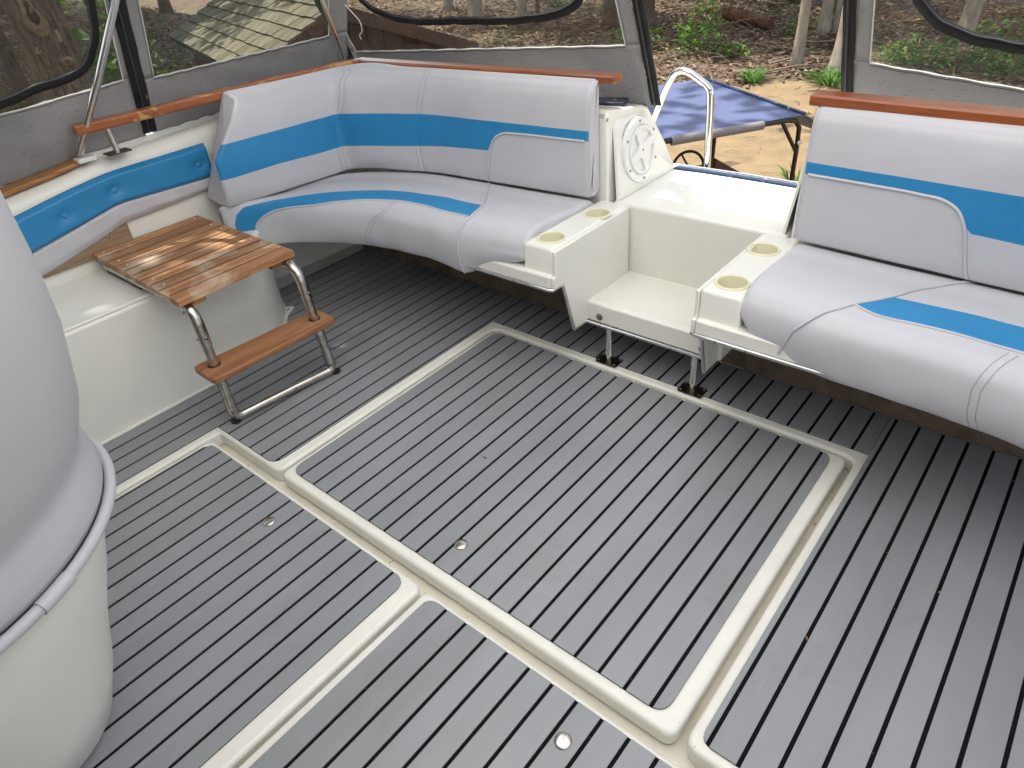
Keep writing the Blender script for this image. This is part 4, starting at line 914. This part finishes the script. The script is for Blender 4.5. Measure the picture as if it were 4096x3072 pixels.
for i, (x, y, h_, lb) in enumerate([(-9.5, -1.5, 6.0, 'shade tree off to the far left of the big trunk'), (-13.5, 1.2, 6.0, 'shade tree beyond the big trunk'), (-16.5, 6.5, 6.5, 'shade tree behind the dark one at the upper left'), (-18, 0, 6.5, 'shade tree deepest in the wood on the left'),
        (-15.0, 4.0, 6.0, 'shade tree just right of the big trunk, far back'), (-19.5, 3.2, 6.5, 'shade tree right of the big trunk, at the back'), (-22, 6.5, 7.0, 'shade tree farthest beyond the left windows'), (-20.5, 10.0, 7.0, 'shade tree beyond the far end of the shed'), (-12.0, -1.0, 6.0, 'shade tree left of the big trunk, farther back')]):
    tt = tree(lb, x, y, .16, 'bark', h=h_, crown=False, seed=50+i)
    c = bpy.data.objects.new('crown', DENSE); COL.objects.link(c); c.parent = tt; c.location = (0, 0, h_); c.rotation_euler = (0, 0, i*1.3); c.scale = (1.15, 1.15, 1)
# big trunk close on the left
BX, BY = -5.95, 1.80
t = thing('tree', 'big rough-barked tree trunk with a hollow knot outside the left window', 'tree', (BX, BY, GR), 'trees in the wood around the boat')
A = []; q = random.Random(5)
for k in range(120):
    z = GR-.1+k*.06; s = k/119; row = []
    for j in range(160):
        a = 2*PI*j/160; rad = (.235-.075*s)*(1+.5*math.exp(-(z-GR)/.35)*(1+.3*math.sin(a*5)))
        rad += .010*math.sin(a*17+1.3*math.sin(z*3.2)+z*2)+.009*math.sin(a*31+2*math.sin(z*5)+z*3)+.008*math.sin(a*3+z)+.004*math.sin(a*9+z*23)
        row.append((BX+rad*math.cos(a), BY-.02*(z-.7)+rad*math.sin(a), z))
    A.append(row)
G().rings(A).build('trunk', 'bark', t, smooth=60)
o = bpy.data.objects.new('crown', CROWNS[0]); COL.objects.link(o); o.parent = t; o.location = (0, 0, 7.6); o.scale = (1.3, 1.3, 1.2)
g = G(); q2 = random.Random(11)
for k in range(46):                                    # leaf clusters added out of view to shade the boat in patches
    yb_ = q2.choice([q2.uniform(-2.6, -.46), q2.uniform(.34, 1.1)]); zb_c = q2.uniform(5.2, 6.6)
    xc = -.80-.40*(zb_c-.45)+q2.uniform(-.35, .35); yc = yb_-.06*(zb_c-.45)+.33
    for j in range(60): leaf(g, (xc+q2.gauss(0, .22), yc+q2.gauss(0, .10), zb_c+q2.gauss(0, .2)), q2.uniform(.05, .09), q2, .6)
g.build('added_shade_bough', 'crown', t, smooth=0)
G().tube([(BX, BY, 3.2), (-4.6, 1.3, 4.6), (-3.2, .5, 5.7), (-2.7, -.8, 6.0), (-2.6, -2.2, 6.2)], [.09, .07, .05, .03, .01], 8).build('limb', 'bark', t, smooth=180)  # limb added to carry the shading leaves
fd = Vector((CAM_LOC[0]-BX, CAM_LOC[1]-BY, 0)).normalized(); sdv = Vector((-fd.y, fd.x, 0))
def onbark(s, z, h=0): return Vector((BX, BY-.02*(z-.7), z))+fd*(math.sqrt(max(0, .212**2-s*s))+h)+sdv*s
def blob(name, mat, s0, z0, ws, hz, h, n=18, tilt=0, rough=.2):
    rings = []
    for f, hh in ((1, 0), (.85, h*.7), (.6, h), (.25, h*1.02), (.02, h)):
        rings.append([onbark(s0+math.cos(a)*ws*f*(1+rough*math.sin(a*3+s0*90))+tilt*math.sin(a)*hz*f, z0+math.sin(a)*hz*f, hh) for a in [2*PI*k/n for k in range(n)]])
    return G().rings(rings, True, False, True).build(name, mat, t, smooth=70)
sgn = 1 if sdv.y < 0 else -1      # +s towards -y (image left)
blob('knot_rim', 'scar', .035*sgn, .92, .075, .17, .020, n=40, tilt=-.15, rough=.25)
blob('knot_hollow', 'hollow', .035*sgn, .945, .042, .115, .027, n=40, tilt=-.15, rough=.35)
blob('knot_stub', 'scar', .028*sgn, .965, .012, .03, .045)
blob('lichen_patch', 'lichen', -.095*sgn, .75, .034, .05, .006, n=36, rough=.45)
blob('lichen_patch', 'lichen', .11*sgn, .66, .02, .03, .006, n=36, rough=.45)
blob('branch_stub', 'scar', -.075*sgn, .55, .055, .042, .04, n=36)
blob('stub_core', 'log', -.075*sgn, .548, .03, .022, .056)
# ground plants
def plant(label, x, y, n, h, mat='green', grp='green plants on the forest floor', blade=False, spread=.4, name='shrub', cat='plant'):
    q = random.Random(hash((round(x*10), round(y*10))) & 0xffff); z0 = gh(x, y); t = thing(name, label, cat, (x, y, z0), grp); g = G(); s_ = G()
    for k in range(n):
        a = q.uniform(0, 2*PI); rr_ = spread*math.sqrt(q.random())
        if blade:
            b = Vector((x+rr_*.4*math.cos(a), y+rr_*.4*math.sin(a), z0)); tip = b+Vector((math.cos(a)*spread*q.uniform(.3, 1), math.sin(a)*spread*q.uniform(.3, 1), h*q.uniform(.5, 1))); mid = b.lerp(tip, .55)+Vector((0, 0, h*.15)); w = Vector((-math.sin(a), math.cos(a), 0))*.012
            o = len(g.v); g.v += [tuple(b-w), tuple(b+w), tuple(mid+w), tuple(mid-w), tuple(tip)]; g.f += [(o, o+1, o+2, o+3), (o+3, o+2, o+4)]
        else:
            zz = z0+h*q.uniform(.1, 1)*(1-.5*(rr_/spread)**2); leaf(g, (x+rr_*math.cos(a), y+rr_*math.sin(a), zz), q.uniform(.05, .085), q, .5)
    g.build('foliage', mat, t, smooth=0)
    if not blade:
        for k in range(5):
            a = q.uniform(0, 2*PI); s_.tube([(x, y, z0), (x+.2*spread*math.cos(a), y+.2*spread*math.sin(a), z0+h*.5), (x+.6*spread*math.cos(a), y+.6*spread*math.sin(a), z0+h*.85)], [.012, .008, .004], 5)
        s_.build('stem', 'twig', t, smooth=60)
    return t
plant('bright green maple seedling just behind the blue canopy', -6.0, 14.5, 240, 1.25, spread=.55)
plant('small green seedling between the rear curtain zipper and the grab rail', -7.6, 14.6, 170, .7, spread=.6)
plant('low green seedling under the leaning log behind the canopy', -6.6, 15.6, 120, .5, spread=.5)
plant('grass tuft where the canopy edge meets the sand', -4.05, 12.95, 90, .26, 'fern', blade=True, spread=.35, name='grass_tuft', cat='grass')
plant('grass tuft at the foot of the scarred pale tree', -2.72, 13.35, 110, .28, 'fern', blade=True, spread=.55, name='grass_tuft', cat='grass')
plant('sparse grass tuft on the sand behind the canopy corner', -1.35, 8.2, 34, .30, 'green', blade=True, spread=.30, name='grass_tuft', cat='grass')
plant('grass tuft seen above the steering wheel', -2.75, 7.3, 46, .30, 'green', blade=True, spread=.34, name='grass_tuft', cat='grass')
plant('green weed under the right end of the canopy', -1.05, 6.9, 40, .32, 'green', blade=True, spread=.24, name='grass_tuft', cat='grass')
for i, (x, y, h) in enumerate([(-1.75, 14.9, .55), (-1.05, 15.0, .7), (-.55, 15.3, .95), (-.15, 14.7, .5)]):
    plant('%s fern clump through the right rear window' % ['leftmost low', 'second from left, broad', 'tallest', 'rightmost low'][i], x, y, 200, h, 'fern', spread=.5, name='fern')
for i, (x, y, h, n_, mt_, sp_) in enumerate([(-6.15, 2.72, 2.30, 620, 'green', .55), (-6.25, 2.30, 2.22, 460, 'green', .42), (-9.7, 3.9, 2.5, 900, 'crown', .9), (-12.6, 5.4, 2.0, 700, 'crown', 1.0), (-7.3, 1.35, 2.6, 700, 'crown', .55), (-9.0, 2.9, 1.7, 500, 'crown', .8)]):
    plant(['bright green bush low beside the shed roof', 'bright green bush between the two left windows', 'dark green bush against the far end of the shed', 'dark green bush at the foot of the dark tree on the left', 'dark green bush at the far left beside the big trunk', 'dark green low bush right of the big trunk'][i], x, y, n_, h, mt_, spread=sp_, name='bush', cat='bush')
for i, (x, y) in enumerate([(-4.9, 17.2), (-2.2, 15.2), (-5.2, 14.6), (-7.8, 18.5), (-3.4, 16.2), (-6.2, 20.4), (-10.3, 17.5), (-12.4, 17.9)]):
    plant(['green sprig in front of the grey-brown tree', 'green sprig right of the scarred pale tree', 'green sprig left of the slim pale tree', 'green sprig beyond the rotten log', 'green sprig between the two pale trunks', 'green sprig high up behind the log', 'green sprig beside the leaning dark tree', 'green sprig behind the slim pale tree in the rear window'][i], x, y, 70, .4, spread=.3)
def log(label, p0, p1, r, mat='twig', name='fallen_branch', cat='branch'):
    P0 = Vector((p0[0], p0[1], gh(*p0)+r*.8)); P1 = Vector((p1[0], p1[1], gh(*p1)+r*.8)); n = 9
    P = [P0.lerp(P1, k/n)+Vector((0, 0, .02*math.sin(k*2.1))) for k in range(n+1)]
    return tag(G().tube(P, [r*(1+.15*math.sin(k*1.7))*(1-.3*k/n) for k in range(n+1)], 9).build(name, mat, None, smooth=70), label, cat)
log('rotten red-brown log lying in the leaves above the canopy', (-7.05, 18.0), (-5.65, 17.5), .17, 'log', 'fallen_log', 'log')
log('long pale fallen branch along the edge of the sand', (-4.65, 13.35), (-2.95, 13.75), .035)
log('crooked fallen branch running left of the maple seedling', (-8.4, 16.1), (-6.9, 14.6), .04)
log('dead branch lying across behind the slim pale tree', (-4.6, 16.3), (-2.6, 16.6), .03)
# ------------------------------------------------------------------ utility cart with blue canopy
E_ = Vector((.555, .832, 0)); N_ = Vector((-.832, .555, 0)); O_ = Vector((-.741, 3.538, 0))
def cp(a, b, z): return O_+E_*a+N_*b+Vector((0, 0, z))
t = thing('utility_cart', 'open utility cart with faded blue canopy and black frame parked on the sand', 'cart', tuple(cp(.5, .7, GR)))
A = []
for i in range(25):
    a = -.55+1.63*i/24; row = []
    for j in range(17):
        b = -.005+1.43*j/16; sag = -.018*math.sin(PI*min(1, max(0, (a+.55)/1.63)))*math.sin(PI*j/16)
        row.append(cp(a+.0*b, b, .0+sag+.0015*math.sin(i*.9+j*.7)))
    A.append(row)
for (da, dz) in ((.035, -.012), (.10, -.05), (.22, -.16)): A.append([cp(1.08+da-.12*j/16*0, -.005+1.43*j/16, dz) for j in range(17)])
G().grid(A).build('canopy_sheet', 'tarp', t, smooth=180, solid=.006)
G().tube([cp(1.09, b, .012) for b in np.linspace(-.01, 1.43, 10)], .012, 8).build('canopy_edge', 'navy', t, smooth=180)
G().tube([cp(-.55, .0, -.018), cp(.3, 0, -.02), cp(.95, 0, -.02), cp(1.04, .01, -.035), cp(1.085, .02, -.09), cp(1.10, .03, -.25), cp(1.105, .05, -1.3)], .017, 12).build('frame_tube', 'blackpaint', t, smooth=60)
G().tube([cp(-.55, 1.40, -.018), cp(.9, 1.40, -.02), cp(1.05, 1.40, -.03)], .017, 12).build('frame_tube', 'blackpaint', t, smooth=60)
G().tube([cp(.06, -.002, -.022), cp(.60, -.002, -.022), cp(.765, -.002, -.022)], .030, 14).build('foam_sleeve', 'foam', t, smooth=60)
G().tube([cp(.93, .01, -.03), cp(1.098, .03, -.27)], .014, 8).build('brace', 'blackpaint', t, smooth=60)
screw(t, cp(1.10, .012, -.20), -N_, .02, 'alu', 'bolt', .01)
G().tube([cp(-.5, 1.38, -.02), cp(-.52, 1.36, -1.3)], .017, 10).build('frame_tube', 'blackpaint', t, smooth=60)
G().tube([cp(.70, .5, -.02), cp(.69, .5, -.55), cp(.67, .5, -1.25)], .018, 10).build('frame_tube', 'blackpaint', t, smooth=60)
G().rings([[cp(a, b, z) for a, b, z in ((.713, .48, -.376), (.713, .48, -1.2), (1.25, .48, -1.2), (1.25, .48, -.72))], [cp(a, b, z) for a, b, z in ((.713, .52, -.376), (.713, .52, -1.2), (1.25, .52, -1.2), (1.25, .52, -.72))]]).build('side_panel', 'rustbrown', t, smooth=0, bevel=.006)
wc = cp(.487, .5, -.41); wa = (E_*-.55+N_*-.55+Vector((0, 0, .45))).normalized(); wx = wa.orthogonal().normalized(); wy = wa.cross(wx)
wh = G().tube([wc+(wx*math.cos(a)+wy*math.sin(a))*.118 for a in np.linspace(0, 2*PI, 40)], .011, 10, False).build('steering_wheel', 'rubber', t, smooth=180)
for k in range(3):
    a = k*2*PI/3+.4; G().tube([wc-wa*.03, wc+(wx*math.cos(a)+wy*math.sin(a))*.115], .008, 7).build('spoke', 'blackpaint', wh, smooth=60)
G().tube([wc-wa*.02, wc-wa*.6], .02, 10).build('steering_column', 'blackpaint', t, smooth=60)
g = G(); g.rings([[cp(a, b, z) for a, b in ((-.5, .1), (1.1, .1), (1.1, 1.35), (-.5, 1.35))] for z in (-1.45, -1.25)]).build('chassis', 'blackpaint', t, bevel=.02)
g = G(); g.rings([[cp(a, b, z) for a, b in ((.45, .2), (.9, .2), (.9, 1.3), (.45, 1.3))] for z in (-1.25, -1.0)]).build('seat', 'rubber', t, bevel=.04)
for a in (-.25, .85):
    for b in (.1, 1.32):
        wv = G().lathe([(.12, -.09), (.24, -.09), (.26, -.05), (.26, .05), (.24, .09), (.12, .09)], cp(a, b, GR+.28), 28, N_).build('wheel', 'rubber', t, smooth=40)
        G().lathe([(.12, -.07), (.12, .07)], cp(a, b, GR+.28), 20, N_).build('rim', 'alu', wv)
# ------------------------------------------------------------------ shed with shingled roof
SE = Vector((-.951, .309, 0)); SN = Vector((.309, .951, 0)); SP = Vector((-6.0, 4.538, .373)); PH = math.radians(26)
def rpt(a, r, h=0): return SP+SE*a+SN*(r*math.cos(PH)-h*math.sin(PH))+Vector((0, 0, r*math.sin(PH)+h*math.cos(PH)))
def spt(a, b, z): p = SP+SE*a+SN*b; p.z = z; return p
R0, R1, LEN = -.885, .465, 5.07
bk_, zk_ = R1*math.cos(PH), SP.z+R1*math.sin(PH); be_, ze_ = R0*math.cos(PH), SP.z+R0*math.sin(PH); b2_, z2_ = 2.25, zk_-.375*(2.25-bk_)
t = thing('shed', 'brown shed with olive shingled gable roof beyond the left side curtain', 'shed', (SP.x, SP.y, GR))
rf = G().rings([[rpt(a, R0, -.005), rpt(a, R1, -.005), rpt(a, R1, -.08), rpt(a, R0, -.08)] for a in (-.01, LEN)]).build('roof', 'sheathing', t, smooth=0)
G().rings([[spt(a, bk_, zk_), spt(a, b2_, z2_), spt(a, b2_, z2_-.09), spt(a, bk_, zk_-.09)] for a in (-.01, LEN)]).build('rear_roof_slope', 'shingle', t, smooth=0)
for (ba, za, bb, zb) in ((be_, ze_, bk_, zk_), (bk_, zk_, b2_, z2_)):
    G().rings([[spt(a, ba, za+.004), spt(a, bb, zb+.004), spt(a, bb, zb-.15), spt(a, ba, za-.15)] for a in (-.045, -.012)]).build('rake_board', 'brownwall', t, smooth=0)
wp = [(be_+.25, GR), (b2_-.25, GR), (b2_-.25, z2_-.02), (bk_, zk_-.11), (be_+.25, ze_+.02)]
G().rings([[spt(a, b, z) for b, z in wp] for a in (.30, .25)]).build('gable_wall', 'brownwall', t, smooth=0)
G().rings([[spt(a, b, z) for a, z in ((.3, GR), (LEN-.2, GR), (LEN-.2, ze_-.02), (.3, ze_-.02))] for b in (be_+.25, be_+.29)]).build('front_wall', 'brownwall', t, smooth=0)
b = be_+.30
while b < b2_-.3:
    zt = (zk_-.12-(bk_-b)*.49) if b < bk_ else zk_-.12-(b-bk_)*.375
    G().rings([[spt(a, b+d, z) for d, z in ((0, GR), (.03, GR), (.03, zt-.02), (0, zt-.02))] for a in (.249, .225)]).build('batten', 'brownwall', t, smooth=0); b += .22
EXP = .208; TAB = .272; tabm = {}; row = 0; r = R0
rot = Matrix((SE, Vector((0, 0, 0)), Vector((0, 0, 0))))
ydir = (rpt(0, 1)-rpt(0, 0)).normalized(); zdir = (rpt(0, 0, 1)-rpt(0, 0, 0)).normalized(); xdir = ydir.cross(zdir).normalized()
Mr = Matrix((xdir, ydir, zdir)).transposed().to_euler()
while r < R1-.02:
    a = -.03-(TAB*.5 if row % 2 else 0); L_ = min(EXP*1.18, R1-r)
    while a < LEN+.02:
        a0, a1 = max(a, -.03), min(a+TAB-random.choice((.008, .012, .016)), LEN+.02)
        if a1-a0 > .03:
            key = (round(a1-a0, 3), round(L_, 3))
            if key not in tabm:
                w = a1-a0; h0 = .030; mm = bpy.data.meshes.new('shingle')
                vv2 = [(0, 0, 0), (w, 0, 0), (w, L_, 0), (0, L_, 0), (0, 0, h0), (w, 0, h0), (w, L_, .004), (0, L_, .004)]
                mm.from_pydata(vv2, [], [(4, 5, 6, 7), (0, 1, 5, 4), (1, 2, 6, 5), (3, 0, 4, 7), (2, 3, 7, 6)]); mm.materials.append(M['shingle']); tabm[key] = mm
            o = bpy.data.objects.new('shingle', tabm[key]); COL.objects.link(o); o.parent = rf
            o.location = rpt(a1 if xdir.dot(SE) < 0 else a0, r+random.uniform(-.006, .006), random.uniform(-.002, .004))-wloc(rf); o.rotation_euler = Mr
        a += TAB
    r += EXP; row += 1
